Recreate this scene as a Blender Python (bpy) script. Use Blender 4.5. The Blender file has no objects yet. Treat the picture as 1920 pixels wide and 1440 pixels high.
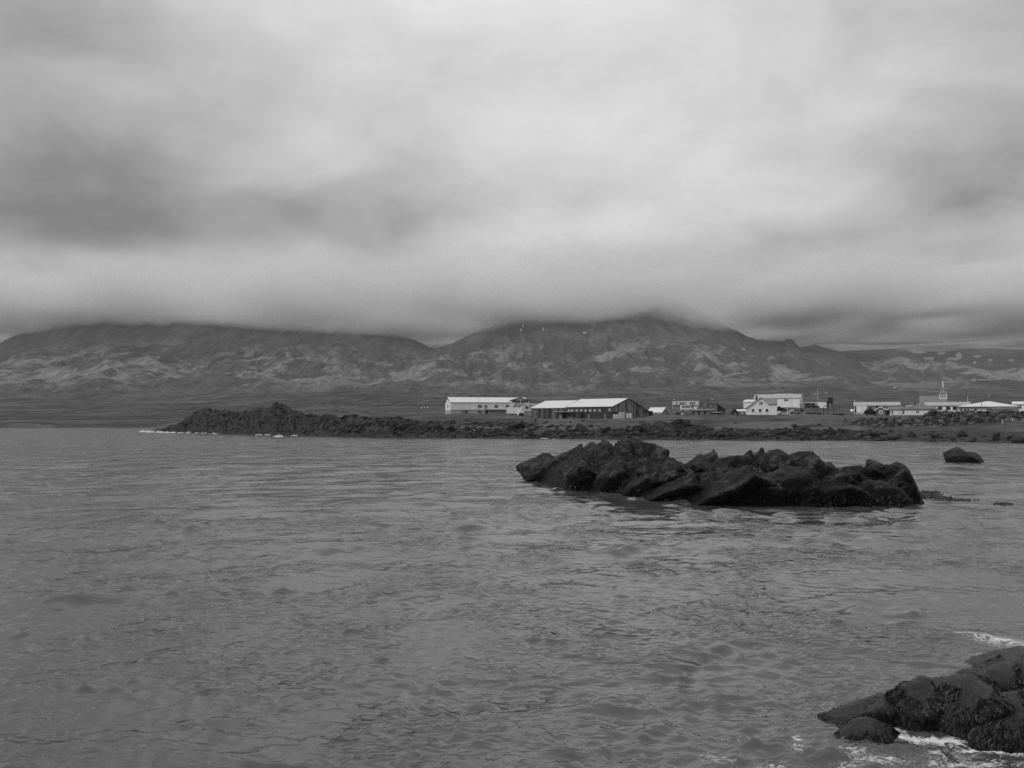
import bpy, bmesh, math, random
import numpy as np
from mathutils import Vector, Matrix

# ------------------------------------------------------------------ camera, sky, sun, exposure
scene = bpy.context.scene
COL = scene.collection
F = 1844.0            # focal length in pixels of the 1920 px wide photograph
CAMH = 4.5
PITCH = math.atan(70.0 / F)
CP, SP = math.cos(PITCH), math.sin(PITCH)

cam_data = bpy.data.cameras.new("camera")
cam_data.sensor_width = 36.0
cam_data.lens = 36.0 * F / 1920.0
cam_data.clip_start = 0.2
cam_data.clip_end = 60000.0
cam = bpy.data.objects.new("camera", cam_data)
cam.location = (0, 0, CAMH)
cam.rotation_euler = (math.pi / 2 + PITCH, 0, 0)
COL.objects.link(cam)
scene.camera = cam

SUN_DIR = Vector((-0.72, -0.34, 0.68)).normalized()      # towards the sun, behind thin cloud
sun_data = bpy.data.lights.new("sun", 'SUN')
sun_data.energy = 1.45
sun_data.angle = math.radians(18)
sun_data.color = (1.0, 0.995, 0.985)
sun = bpy.data.objects.new("sun", sun_data)
sun.rotation_euler = SUN_DIR.to_track_quat('Z', 'Y').to_euler()
sun.location = (0, 0, 300)
COL.objects.link(sun)

scene.view_settings.view_transform = 'Standard'
scene.view_settings.look = 'None'
scene.view_settings.exposure = 0.15
scene.view_settings.gamma = 1.0
scene.view_settings.use_curve_mapping = False
scene.cycles.volume_bounces = 3
scene.cycles.max_bounces = 8
scene.cycles.diffuse_bounces = 2
scene.cycles.glossy_bounces = 3
scene.cycles.use_denoising = True
scene.cycles.denoising_prefilter = 'NONE'
scene.cycles.sample_clamp_indirect = 4.0


class NT:
    """small helper to write node trees"""
    def __init__(self, tree):
        self.t = tree
        self.n = tree.nodes
        self.n.clear()

    def new(self, kind, **kw):
        node = self.n.new(kind)
        for k, v in kw.items():
            setattr(node, k, v)
        return node

    def put(self, sock, val):
        if isinstance(val, bpy.types.NodeSocket):
            self.t.links.new(val, sock)
        elif val is not None:
            if hasattr(sock.default_value, '__len__') and not hasattr(val, '__len__'):
                val = (val, val, val, 1.0)[:len(sock.default_value)]
            sock.default_value = val

    def math(self, op, a, b=None, c=None, clamp=False):
        m = self.new('ShaderNodeMath', operation=op, use_clamp=clamp)
        for i, v in enumerate((a, b, c)):
            if v is not None:
                self.put(m.inputs[i], v)
        return m.outputs[0]

    def vmath(self, op, a, b=None):
        m = self.new('ShaderNodeVectorMath', operation=op)
        self.put(m.inputs[0], a)
        if b is not None:
            if op == 'SCALE':
                self.put(m.inputs['Scale'], b)
            else:
                self.put(m.inputs[1], b)
        return m.outputs['Value'] if op in ('LENGTH', 'DOT_PRODUCT') else m.outputs['Vector']

    def mapr(self, v, a, b, c=0.0, d=1.0, kind='SMOOTHSTEP'):
        m = self.new('ShaderNodeMapRange', interpolation_type=kind)
        for i, q in enumerate((v, a, b, c, d)):
            self.put(m.inputs[i], q)
        return m.outputs[0]

    def noise(self, vec, scale, detail=4.0, rough=0.5, dist=0.0, out=0, lac=2.0):
        m = self.new('ShaderNodeTexNoise')
        self.put(m.inputs['Vector'], vec)
        self.put(m.inputs['Scale'], scale)
        self.put(m.inputs['Detail'], detail)
        self.put(m.inputs['Roughness'], rough)
        self.put(m.inputs['Distortion'], dist)
        self.put(m.inputs['Lacunarity'], lac)
        return m.outputs[out]

    def mapping(self, vec, scale=(1, 1, 1), rot=(0, 0, 0), loc=(0, 0, 0)):
        m = self.new('ShaderNodeMapping')
        self.put(m.inputs['Vector'], vec)
        m.inputs['Scale'].default_value = scale
        m.inputs['Rotation'].default_value = rot
        m.inputs['Location'].default_value = loc
        return m.outputs[0]

    def mix(self, f, a, b):
        """scalar mix"""
        m = self.new('ShaderNodeMix', data_type='FLOAT')
        self.put(m.inputs[0], f)
        self.put(m.inputs[2], a)
        self.put(m.inputs[3], b)
        return m.outputs[0]

    def attr(self, name):
        m = self.new('ShaderNodeAttribute', attribute_name=name)
        return m.outputs['Fac']

    def grey(self, v):
        m = self.new('ShaderNodeCombineColor')
        for i in range(3):
            self.put(m.inputs[i], v)
        return m.outputs[0]


def pix_dir(px, py):
    """world direction of a pixel of the 1920x1440 photograph, scaled to y = 1"""
    x = (px - 960.0)
    u = -(py - 720.0)
    y = F * CP - u * SP
    z = F * SP + u * CP
    return x / y, z / y


def make_world():
    w = bpy.data.worlds.new("World")
    scene.world = w
    w.use_nodes = True
    T = NT(w.node_tree)
    out = T.new('ShaderNodeOutputWorld')
    bg = T.new('ShaderNodeBackground')
    T.t.links.new(bg.outputs[0], out.inputs[0])
    # clear-air sky far above the overcast, seen as grey light
    sky = T.new('ShaderNodeTexSky', sky_type='NISHITA', sun_disc=False)
    sky.sun_elevation = math.asin(SUN_DIR.z)
    sky.sun_rotation = math.atan2(SUN_DIR.x, SUN_DIR.y)
    bw = T.new('ShaderNodeRGBToBW')
    T.t.links.new(sky.outputs[0], bw.inputs[0])
    tc = T.new('ShaderNodeTexCoord')
    d = T.vmath('NORMALIZE', tc.outputs['Generated'])
    sep = T.new('ShaderNodeSeparateXYZ')
    T.t.links.new(d, sep.inputs[0])
    dz = T.math('MAXIMUM', sep.outputs[2], 0.0)
    # flat cloud sheet seen in perspective
    den = T.math('ADD', dz, 0.32)
    plane = T.new('ShaderNodeCombineXYZ')
    T.put(plane.inputs[0], T.math('DIVIDE', sep.outputs[0], den))
    T.put(plane.inputs[1], T.math('DIVIDE', sep.outputs[1], den))
    T.put(plane.inputs[2], 3.7)
    p = plane.outputs[0]
    big = T.noise(p, 0.95, 2.0, 0.42, 0.35)
    mid = T.noise(p, 3.0, 6.0, 0.55, 0.35)
    n = T.math('ADD', T.math('MULTIPLY', T.math('SUBTRACT', big, 0.5), 0.32),
               T.math('MULTIPLY', T.math('SUBTRACT', mid, 0.5), 0.58))
    # overcast luminance rises towards the zenith
    base = T.mapr(dz, 0.0, 0.40, 0.40, 0.575, 'LINEAR')
    base = T.math('ADD', base, T.mapr(dz, 0.35, 1.0, 0.0, 0.10, 'LINEAR'))
    # thick and thin parts of the cloud deck in the directions the photograph shows them
    warp = T.noise(T.vmath('SCALE', d, 5.0), 1.0, 2.0, 0.5, 0.0, out=1)
    dw = T.vmath('ADD', d, T.vmath('SCALE', T.vmath('SUBTRACT', warp, (0.5, 0.5, 0.5)), 0.16))
    blobs = [  # px, py, radius x, radius y, amount
        (170, 385, 560, 135, -0.115), (60, 90, 360, 330, -0.12), (330, 250, 420, 150, -0.06),
        (600, 430, 320, 90, -0.06), (1480, 500, 330, 85, -0.075), (1900, 270, 260, 330, -0.15),
        (1700, 350, 260, 60, -0.05), (1560, 20, 160, 160, -0.04), (120, 545, 300, 55, -0.10),
        (1250, 120, 560, 260, 0.085), (960, 450, 300, 75, 0.13), (470, 520, 300, 42, 0.06),
        (690, 110, 130, 110, 0.035), (600, 300, 190, 90, 0.06), (1370, 310, 260, 60, 0.06),
        (1620, 415, 400, 45, 0.05), (800, 250, 260, 260, 0.03), (560, 590, 900, 45, -0.06),
        (1500, 590, 700, 45, -0.05), (30, 330, 260, 420, -0.06), (330, 440, 420, 60, -0.05), (1850, 560, 300, 60, -0.03),
    ]
    tot = n
    for (bx, by, rx, ry, amt) in blobs:
        tx, tz = pix_dir(bx, by)
        c = Vector((tx, 1.0, tz)).normalized()
        v = T.vmath('SUBTRACT', dw, tuple(c))
        v = T.vmath('MULTIPLY', v, (F / rx, F / rx, F / ry))
        L = T.vmath('LENGTH', v)
        g = T.mapr(L, 0.0, 1.5, amt * 1.2, 0.0)
        tot = T.math('ADD', tot, g)
    lum = T.math('ADD', base, tot)
    lum = T.math('SMOOTH_MAX', lum, 0.13, 0.16)
    # a little of the physical sky comes through
    lum = T.math('ADD', T.math('MULTIPLY', lum, 0.94),
                 T.math('MULTIPLY', T.math('MINIMUM', bw.outputs[0], 8.0), 0.005))
    T.put(bg.inputs['Color'], T.grey(lum))
    bg.inputs['Strength'].default_value = 1.0
    w.cycles.sampling_method = 'MANUAL'
    w.cycles.sample_map_resolution = 512


make_world()

# ------------------------------------------------------------------ helpers

def at(px, py, z=0.0):
    """point on the level z seen at a pixel"""
    tx, tz = pix_dir(px, py)
    Y = (z - CAMH) / tz
    return Vector((tx * Y, Y, z))


def at_d(px, py, Y):
    tx, tz = pix_dir(px, py)
    return Vector((tx * Y, Y, CAMH + tz * Y))


def proj(X, Y, Z):
    """pixel of a world point (arrays)"""
    zz = Z - CAMH
    dep = Y * CP + zz * SP
    up = -Y * SP + zz * CP
    return 960 + F * X / dep, 720 - F * up / dep


_rng = np.random.RandomState(7)
PERM = _rng.permutation(256).astype(np.int64)
PERM = np.concatenate([PERM, PERM, PERM])
G3 = _rng.normal(size=(256, 3))
G3 /= np.linalg.norm(G3, axis=1)[:, None]
_ang = _rng.uniform(0, 2 * np.pi, 256)
G2 = np.stack([np.cos(_ang), np.sin(_ang)], 1)


def pn2(x, y):
    xi = np.floor(x).astype(np.int64)
    yi = np.floor(y).astype(np.int64)
    xf, yf = x - xi, y - yi
    u = xf * xf * xf * (xf * (xf * 6 - 15) + 10)
    v = yf * yf * yf * (yf * (yf * 6 - 15) + 10)
    xi &= 255
    yi &= 255

    def g(a, b, fx, fy):
        h = PERM[PERM[a & 255] + (b & 255)]
        return G2[h, 0] * fx + G2[h, 1] * fy
    a = g(xi, yi, xf, yf)
    b = g(xi + 1, yi, xf - 1, yf)
    c = g(xi, yi + 1, xf, yf - 1)
    e = g(xi + 1, yi + 1, xf - 1, yf - 1)
    return ((a + (b - a) * u) + ((c + (e - c) * u) - (a + (b - a) * u)) * v) * 1.5


def pn3(P):
    Pi = np.floor(P).astype(np.int64)
    f = P - Pi
    w = f * f * f * (f * (f * 6 - 15) + 10)
    Pi &= 255
    res = 0
    for dx in (0, 1):
        for dy in (0, 1):
            for dz in (0, 1):
                h = PERM[PERM[PERM[(Pi[:, 0] + dx) & 255] + ((Pi[:, 1] + dy) & 255)] + ((Pi[:, 2] + dz) & 255)]
                g = G3[h]
                dot = g[:, 0] * (f[:, 0] - dx) + g[:, 1] * (f[:, 1] - dy) + g[:, 2] * (f[:, 2] - dz)
                wt = (w[:, 0] if dx else 1 - w[:, 0]) * (w[:, 1] if dy else 1 - w[:, 1]) * (w[:, 2] if dz else 1 - w[:, 2])
                res = res + dot * wt
    return res * 1.4


def fbm2(x, y, octv=5, gain=0.5, lac=2.03, ridged=False):
    s, a, t = 0.0, 1.0, 0.0
    for i in range(octv):
        n = pn2(x + 17.3 * i, y - 9.1 * i)
        if ridged:
            n = 1 - 2 * np.abs(n)
        s = s + a * n
        t += a
        a *= gain
        x = x * lac
        y = y * lac
    return s / t


def fbm3(P, octv=4, gain=0.5, ridged=False):
    s, a, t = 0.0, 1.0, 0.0
    for i in range(octv):
        n = pn3(P + 11.7 * i)
        if ridged:
            n = 1 - 2 * np.abs(n)
        s = s + a * n
        t += a
        a *= gain
        P = P * 2.03
    return s / t


def sstep(x, a, b):
    t = np.clip((x - a) / (b - a), 0, 1)
    return t * t * (3 - 2 * t)


def link(o, parent=None):
    COL.objects.link(o)
    if parent is not None:
        o.parent = parent
    return o


def tag(o, label=None, cat=None, group=None, kind=None):
    for k, v in (('label', label), ('category', cat), ('group', group), ('kind', kind)):
        if v:
            o[k] = v
    return o


def mesh_np(name, V, Fc, smooth=True):
    me = bpy.data.meshes.new(name)
    V = np.ascontiguousarray(V, dtype=np.float32)
    Fc = np.ascontiguousarray(Fc, dtype=np.int32)
    k = Fc.shape[1]
    me.vertices.add(len(V))
    me.vertices.foreach_set('co', V.ravel())
    me.loops.add(Fc.size)
    me.loops.foreach_set('vertex_index', Fc.ravel())
    me.polygons.add(len(Fc))
    me.polygons.foreach_set('loop_start', np.arange(0, Fc.size, k, dtype=np.int32))
    me.polygons.foreach_set('use_smooth', np.full(len(Fc), smooth))
    me.update(calc_edges=True)
    me.validate()
    return me


def add_attr(me, name, arr):
    a = me.attributes.new(name, 'FLOAT', 'POINT')
    a.data.foreach_set('value', np.ascontiguousarray(arr, dtype=np.float32).ravel())


def grid_faces(nr, nc):
    i = np.arange(nr - 1)[:, None] * nc + np.arange(nc - 1)[None, :]
    i = i.ravel()
    return np.stack([i, i + 1, i + nc + 1, i + nc], 1)


def obj_from(name, me, mat, parent=None):
    o = bpy.data.objects.new(name, me)
    if mat is not None and not me.materials:
        me.materials.append(mat)
    return link(o, parent)


def empty(name, loc, rz=0.0):
    o = bpy.data.objects.new(name, None)
    o.location = loc
    o.rotation_euler = (0, 0, rz)
    o.empty_display_size = 0.5
    return link(o)


class MB:
    """collects simple shapes into one mesh"""
    def __init__(self):
        self.v, self.f = [], []

    def add(self, vs, fs):
        b = len(self.v)
        self.v += [tuple(q) for q in vs]
        self.f += [tuple(b + i for i in q) for q in fs]
        return self

    def box(self, x0, x1, y0, y1, z0, z1):
        vs = [(x, y, z) for z in (z0, z1) for y in (y0, y1) for x in (x0, x1)]
        return self.add(vs, [(0, 2, 3, 1), (4, 5, 7, 6), (0, 1, 5, 4), (2, 6, 7, 3), (0, 4, 6, 2), (1, 3, 7, 5)])

    def prism(self, poly, axis, a, b):
        """polygon in the plane across the axis, extruded from a to b; poly counter-clockwise"""
        n = len(poly)

        def P(q, t):
            return {'x': (t, q[0], q[1]), 'y': (q[0], t, q[1]), 'z': (q[0], q[1], t)}[axis]
        vs = [P(q, a) for q in poly] + [P(q, b) for q in poly]
        fs = [tuple(range(n - 1, -1, -1)), tuple(range(n, 2 * n))]
        fs += [(i, (i + 1) % n, n + (i + 1) % n, n + i) for i in range(n)]
        return self.add(vs, fs)

    def slab(self, quad, th):
        """thick plate below a quad (4 points counter-clockwise seen from its upper side)"""
        q = [Vector(a) for a in quad]
        nrm = (q[1] - q[0]).cross(q[3] - q[0]).normalized()
        vs = q + [a - nrm * th for a in q]
        return self.add(vs, [(0, 1, 2, 3), (7, 6, 5, 4), (0, 4, 5, 1), (1, 5, 6, 2), (2, 6, 7, 3), (3, 7, 4, 0)])

    def tube(self, pts, r, n=6):
        pts = [Vector(q) for q in pts]
        rr = r if hasattr(r, '__len__') else [r] * len(pts)
        rings = []
        for i, q in enumerate(pts):
            t = (pts[min(i + 1, len(pts) - 1)] - pts[max(i - 1, 0)]).normalized()
            a = t.orthogonal().normalized() if abs(t.z) > .95 else t.cross(Vector((0, 0, 1))).normalized()
            b = t.cross(a)
            rings.append([q + (a * math.cos(6.2832 * k / n) + b * math.sin(6.2832 * k / n)) * rr[i] for k in range(n)])
        vs = [v for ring in rings for v in ring]
        fs = []
        for i in range(len(pts) - 1):
            for k in range(n):
                fs.append((i * n + k, i * n + (k + 1) % n, (i + 1) * n + (k + 1) % n, (i + 1) * n + k))
        fs.append(tuple(range(n - 1, -1, -1)))
        fs.append(tuple((len(pts) - 1) * n + k for k in range(n)))
        return self.add(vs, fs)

    def ball(self, c, r, n=8, m=6):
        rx, ry, rz = r if hasattr(r, '__len__') else (r, r, r)
        vs = [(c[0], c[1], c[2] - rz)]
        for j in range(1, m):
            t = math.pi * j / m
            for k in range(n):
                a = 2 * math.pi * k / n
                vs.append((c[0] + rx * math.sin(t) * math.cos(a), c[1] + ry * math.sin(t) * math.sin(a), c[2] - rz * math.cos(t)))
        vs.append((c[0], c[1], c[2] + rz))
        fs = [(0, 1 + (k + 1) % n, 1 + k) for k in range(n)]
        for j in range(m - 2):
            for k in range(n):
                a, b = 1 + j * n + k, 1 + j * n + (k + 1) % n
                fs.append((a, b, b + n, a + n))
        L = len(vs) - 1
        fs += [(L, 1 + (m - 2) * n + k, 1 + (m - 2) * n + (k + 1) % n) for k in range(n)]
        return self.add(vs, fs)

    def mesh(self, name, smooth=False):
        me = bpy.data.meshes.new(name)
        me.from_pydata(self.v, [], self.f)
        if smooth:
            me.polygons.foreach_set('use_smooth', [True] * len(me.polygons))
        me.update()
        return me

    def build(self, name, mat, parent=None, smooth=False):
        return obj_from(name, self.mesh(name, smooth), mat, parent)


# ------------------------------------------------------------------ materials
def simple_mat(name, val, rough=0.7, var=0.15, scale=1.5, bump=0.0, stretch=(1, 1, 1), spec=0.3, metal=0.0):
    m = bpy.data.materials.new(name)
    m.use_nodes = True
    T = NT(m.node_tree)
    out = T.new('ShaderNodeOutputMaterial')
    b = T.new('ShaderNodeBsdfPrincipled')
    T.t.links.new(b.outputs[0], out.inputs[0])
    tc = T.new('ShaderNodeTexCoord').outputs['Object']
    v = T.mapping(tc, scale=stretch)
    n = T.noise(v, scale, 5.0, 0.6)
    c = T.mapr(n, 0.25, 0.75, val * (1 - var), val * (1 + var), 'LINEAR')
    T.put(b.inputs['Base Color'], T.grey(c))
    b.inputs['Roughness'].default_value = rough
    b.inputs['Specular IOR Level'].default_value = spec
    b.inputs['Metallic'].default_value = metal
    if bump:
        bp = T.new('ShaderNodeBump')
        bp.inputs['Strength'].default_value = bump
        bp.inputs['Distance'].default_value = 0.05
        T.put(bp.inputs['Height'], n)
        T.t.links.new(bp.outputs[0], b.inputs['Normal'])
    return m


def finish(T, col, rough, height=None, strength=0.5, dist=0.1, spec=0.3):
    out = T.new('ShaderNodeOutputMaterial')
    b = T.new('ShaderNodeBsdfPrincipled')
    T.t.links.new(b.outputs[0], out.inputs[0])
    T.put(b.inputs['Base Color'], T.grey(col))
    T.put(b.inputs['Roughness'], rough)
    T.put(b.inputs['Specular IOR Level'], spec)
    if height is not None:
        bp = T.new('ShaderNodeBump')
        bp.inputs['Strength'].default_value = strength
        bp.inputs['Distance'].default_value = dist
        T.put(bp.inputs['Height'], height)
        T.t.links.new(bp.outputs[0], b.inputs['Normal'])
    return b


def new_mat(name):
    m = bpy.data.materials.new(name)
    m.use_nodes = True
    return m, NT(m.node_tree)
# ------------------------------------------------------------------ terrain heights
SHORE_X = [-700, -100, 0, 110, 200, 262, 285, 330, 400, 500, 620, 735, 800, 1000, 1190, 1370, 1600, 1760, 1920, 2100, 2600]
SHORE_Y = [803, 803, 803, 803, 803, 803.5, 808, 811, 813, 815, 818, 821, 821.5, 822.5, 824, 825, 826, 828, 831, 833, 836]
TX = np.array([(q - 960.0) / F for q in SHORE_X])
TS = np.array([CAMH * F / (q - 790.0) for q in SHORE_Y])


def shore(t):
    return np.interp(t, TX, TS)


def prof(t, xs, ys, D):
    """height of a skyline drawn in photograph pixels for a ridge at distance D"""
    y = np.interp(t, [(q - 960.0) / F for q in xs], ys)
    return CAMH + (790.0 - y) / F * D


PADS = []          # level ground under buildings: (X, Y, radius, z)


def town_profile(s):
    return np.interp(s, [-40, -3, 0, 2.5, 8, 20, 36, 62, 110, 200, 420],
                     [-3.0, -0.5, 0.0, 0.8, 1.5, 3.5, 5.1, 6.1, 7.4, 9.2, 13.5])


def headland_crest(t):
    xs = [200, 285, 330, 345, 365, 388, 412, 440, 470, 498, 522, 550, 590, 640, 700, 760]
    zs = [0, .2, 2.2, 4.0, 7.4, 8.6, 8.0, 6.6, 7.2, 9.0, 9.3, 7.6, 5.8, 5.0, 4.8, 4.4]
    return np.interp(t, [(q - 960.0) / F for q in xs], zs)


def terrain(X, Y, rock_out=False):
    t = X / Y
    px = 960 + F * t
    sh = shore(t)
    n_sh = fbm2(X / 14, Y / 14, 4) * 5.0 + fbm2(X / 60 + 5, Y / 60, 2) * 5.0
    left = 1 - sstep(px, 240, 330 + 330 * sstep(Y, 490, 570))
    s = Y - sh + n_sh * (1 - left) * 0.75
    # far side of the bay
    zfar_l = np.interp(Y, [600, 640, 700, 1000, 1500, 2000, 2500, 3000, 3600], [-3, 0.2, 1.5, 9, 26, 50, 80, 116, 160])
    zfar_r = np.interp(Y, [400, 640, 1000, 1500, 2000, 2500, 3000, 3600], [8, 12.5, 22, 40, 62, 88, 118, 160])
    z_t = town_profile(s)
    wfar = sstep(Y, 420, 640)
    z_r = z_t * (1 - wfar) + zfar_r * wfar
    # rocky headland
    hw = sstep(px, 262, 300) * (1 - sstep(px, 700, 860))
    cr = headland_crest(t)
    hs = np.clip(s, 0, None)
    cr = cr * (1 + 0.22 * fbm2(X / 9 + 3, Y / 9, 3)) + 0.8 * fbm2(X / 4, Y / 5, 3)
    z_h = cr * sstep(hs, 0, 13) ** 0.7
    fall = sstep(hs, 20, 60)
    z_h = z_h * (1 - fall) + np.minimum(cr, 5.6 + 1.2 * fbm2(X / 25, Y / 25, 3)) * fall
    z_h = np.where(s > 0, z_h, z_t)
    z_h = z_h * (1 - wfar) + zfar_r * wfar
    z_r = z_r * (1 - hw) + z_h * hw
    # grassy shoulder behind the headland
    z_r = z_r + 7.0 * np.exp(-((px - 640) / 130) ** 2 - ((Y - 470) / 60) ** 2)
    z = z_r * (1 - left) + zfar_l * left
    # low cliffs on the far side of the bay
    z = z + 3.0 * sstep(Y, 640, 652) * (1 - sstep(Y, 690, 760)) * (1 - sstep(px, 95, 130)) * (0.7 + 0.5 * fbm2(X / 20, Y / 30, 3))
    # dark beach under the sea wall
    bw = sstep(px, 1500, 1640)
    z_b = np.interp(Y - sh, [-20, 0, 4, 14, 20, 40, 80, 200], [-2, 0, .55, 1.5, 2.4, 5.4, 6.0, 9])
    z = z * (1 - bw) + np.where(Y < 420, z_b, z) * bw
    # small relief
    rockm = np.clip(1 - sstep(s, 5, 13) + hw * (1 - sstep(s, 8, 20)) * sstep(px, 262, 300), 0, 1) * (1 - left) * (1 - bw)
    rockm = np.maximum(rockm, (1 - left) * (1 - bw) * sstep(fbm2(X / 17 + 3, Y / 7, 3), 0.05, 0.3) * (1 - sstep(s, 16, 24)))
    rockm = rockm * (s > -6)
    near = 1 - sstep(Y, 480, 620)
    crag = fbm2(X / 6.5, Y / 6.5, 5, 0.58, ridged=True)
    z = z + near * rockm * ((crag - 0.15) * (0.75 + 1.0 * hw) + fbm2(X / 2.4, Y / 2.4, 3, 0.6, ridged=True) * 0.5 * (0.6 + hw))
    tus = fbm2(X / 2.2, Y / 2.2, 4, 0.6) * 0.26 + fbm2(X / 9, Y / 9, 3) * 0.5
    z = z + near * (1 - rockm) * tus * sstep(s, 2, 14) * (1 - 0.6 * sstep(s, 60, 100)) * (1 - bw * 0.7)
    # level building plots
    for (bx, by, r, bz) in PADS:
        d = np.hypot(X - bx, Y - by)
        w = 1 - sstep(d, r * 0.75, r * 1.5)
        z = z * (1 - w) + bz * w
    if not rock_out:
        return z
    return z, rockm, bw, s, left


def mountains(X, Y, z0):
    t = X / Y
    px = 960 + F * t
    wob = fbm2(t * 14, Y * 0 + 2.5, 4)

    def ridge(xs, ys, D, Yf, pw, back, gul, seed):
        Dv = D + wob * 0.035 * D
        zc = prof(t, xs, ys, D)
        u = np.clip((Y - Yf) / (Dv - Yf), 0, 1)
        shp = 0.26 * u + 0.74 * u ** pw
        g = fbm2(X / 150 + seed, Y / 760, 5, 0.52, ridged=True)
        g2 = fbm2(X / 420 + seed, Y / 700 + seed, 4)
        env = np.clip(u * 3.2, 0, 1) * (1 - u) ** 0.8
        z = z0 + (zc - z0) * shp + env * (g - 0.35) * gul * 1.25 + env * g2 * gul * 1.1
        z = z + fbm2(X / 35 + seed, Y / 90, 4, 0.6) * 2.5 * u
        zb = zc - np.clip(Y - Dv, 0, None) * back
        return np.where(Y > Dv, np.maximum(zb, 0), z)
    A = ridge([-700, -200, 0, 40, 75, 120, 200, 420, 520, 620, 690, 740, 780, 815, 870, 960, 1100],
              [760, 700, 643, 622, 599, 566, 525, 530, 556, 590, 611, 625, 638, 652, 690, 720, 760], 4900, 2500, 3.0, 0.30, 60, 3.3)
    B = ridge([560, 700, 760, 815, 850, 880, 920, 980, 1060, 1220, 1310, 1370, 1400, 1420, 1450, 1470, 1476, 1489, 1494, 1502, 1530, 1560, 1590, 1640, 1700, 1800, 1920, 2300],
              [760, 716, 684, 652, 640, 627, 612, 582, 545, 540, 580, 614, 630, 637, 638, 642, 636, 637, 646, 651, 646, 654, 659, 661, 674, 690, 712, 750], 4500, 2300, 2.9, 0.33, 58, 9.1)
    Cc = ridge([1400, 1560, 1640, 1690, 1730, 1800, 1920, 2100, 2500],
               [690, 656, 652, 651, 648, 644, 640, 630, 640], 8200, 5200, 1.3, 0.2, 40, 21.0)
    z = np.maximum(np.maximum(A, B), Cc)
    # front knoll with pale screes
    kd = (px - 1475) / np.where(px > 1475, 105, 175)
    kY = (Y - 3250) / np.where(Y < 3250, 520, 420)
    rr = np.sqrt(kd ** 2 + kY ** 2)
    kn = 34 * np.clip(1 - rr ** 2, 0, 1) ** 1.3
    z = z + kn * (0.86 + 0.3 * fbm2(X / 90, Y / 230, 4, ridged=True))
    # hummocky foothills
    hum = sstep(Y, 1500, 2300) * (1 - sstep(Y, 3600, 4200))
    h1 = fbm2(X / 230 + 4, Y / 330, 5, 0.5)
    h2 = 1 - np.abs(fbm2(X / 300 + 9, Y / 420 - 3, 4, 0.5)) * 2.2
    z = z + hum * (h1 * 34 + h2 * 15)
    mid = sstep(Y, 900, 1400) * (1 - sstep(Y, 2200, 2800))
    z = z + mid * fbm2(X / 160, Y / 160, 4) * 7.0
    sm = sstep(Y, 650, 1200)
    z = z + sm * fbm2(X / 45, Y / 60, 3) * 1.6
    return z


def full_height(X, Y):
    z = terrain(X, Y)
    far = Y > 660
    if np.any(far):
        z[far] = mountains(X[far], Y[far], z[far])
    return z


def gz(x, y):
    return float(terrain(np.array([x]), np.array([y]))[0])


# building plots: name -> (pixel x of the reference corner, depth, pixel y of the base, pad radius, pad offset px)
SITES = {
    'factory': (845, 385, 777, 20, 70), 'shed': (1149, 297, 785, 17, -70), 'white_house': (1428, 318, 782, 9, 0),
    'hall': (1456, 366, 764, 12, 0), 'brown_house': (1326, 336, 781, 9, 0), 'low_block': (1290, 470, 767, 11, 0),
    'storage': (1531, 420, 765, 9, 0), 'tower': (1557.5, 325, 782, 5, 0), 'terrace': (1644, 346, 782, 10, 0),
    'hut': (1651.5, 331, 781, 5, 0), 'bungalow': (1711, 336, 782, 10, 0), 'long_house': (1778, 352, 780, 9, 0),
    'church': (1750, 430, 772, 9, 0), 'hip_house': (1853, 301, 775, 11, 0), 'end_house': (1932, 320, 777, 8, 0),
    'small_house': (1230, 332, 784, 6, 0), 'back_house': (998, 425, 774, 6, 0), 'cabin': (1378.5, 322, 783, 4, 0),
    'kiosk': (986.5, 346, 783, 5, 0),
}


def site_pos(name):
    px, Y, py, r, off = SITES[name]
    return at_d(px, py, Y)


for _k, (_px, _Y, _py, _r, _off) in SITES.items():
    _p = at_d(_px + _off, _py, _Y)
    PADS.append((_p.x, _p.y + 0.35 * _r, _r, _p.z))
# ------------------------------------------------------------------ ground and hills
NC = 860
TCOL = np.linspace(-0.70, 0.70, NC)


def sheet(rows):
    Yg, Tg = np.meshgrid(rows, TCOL, indexing='ij')
    return (Tg * Yg).ravel(), Yg.ravel()


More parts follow.
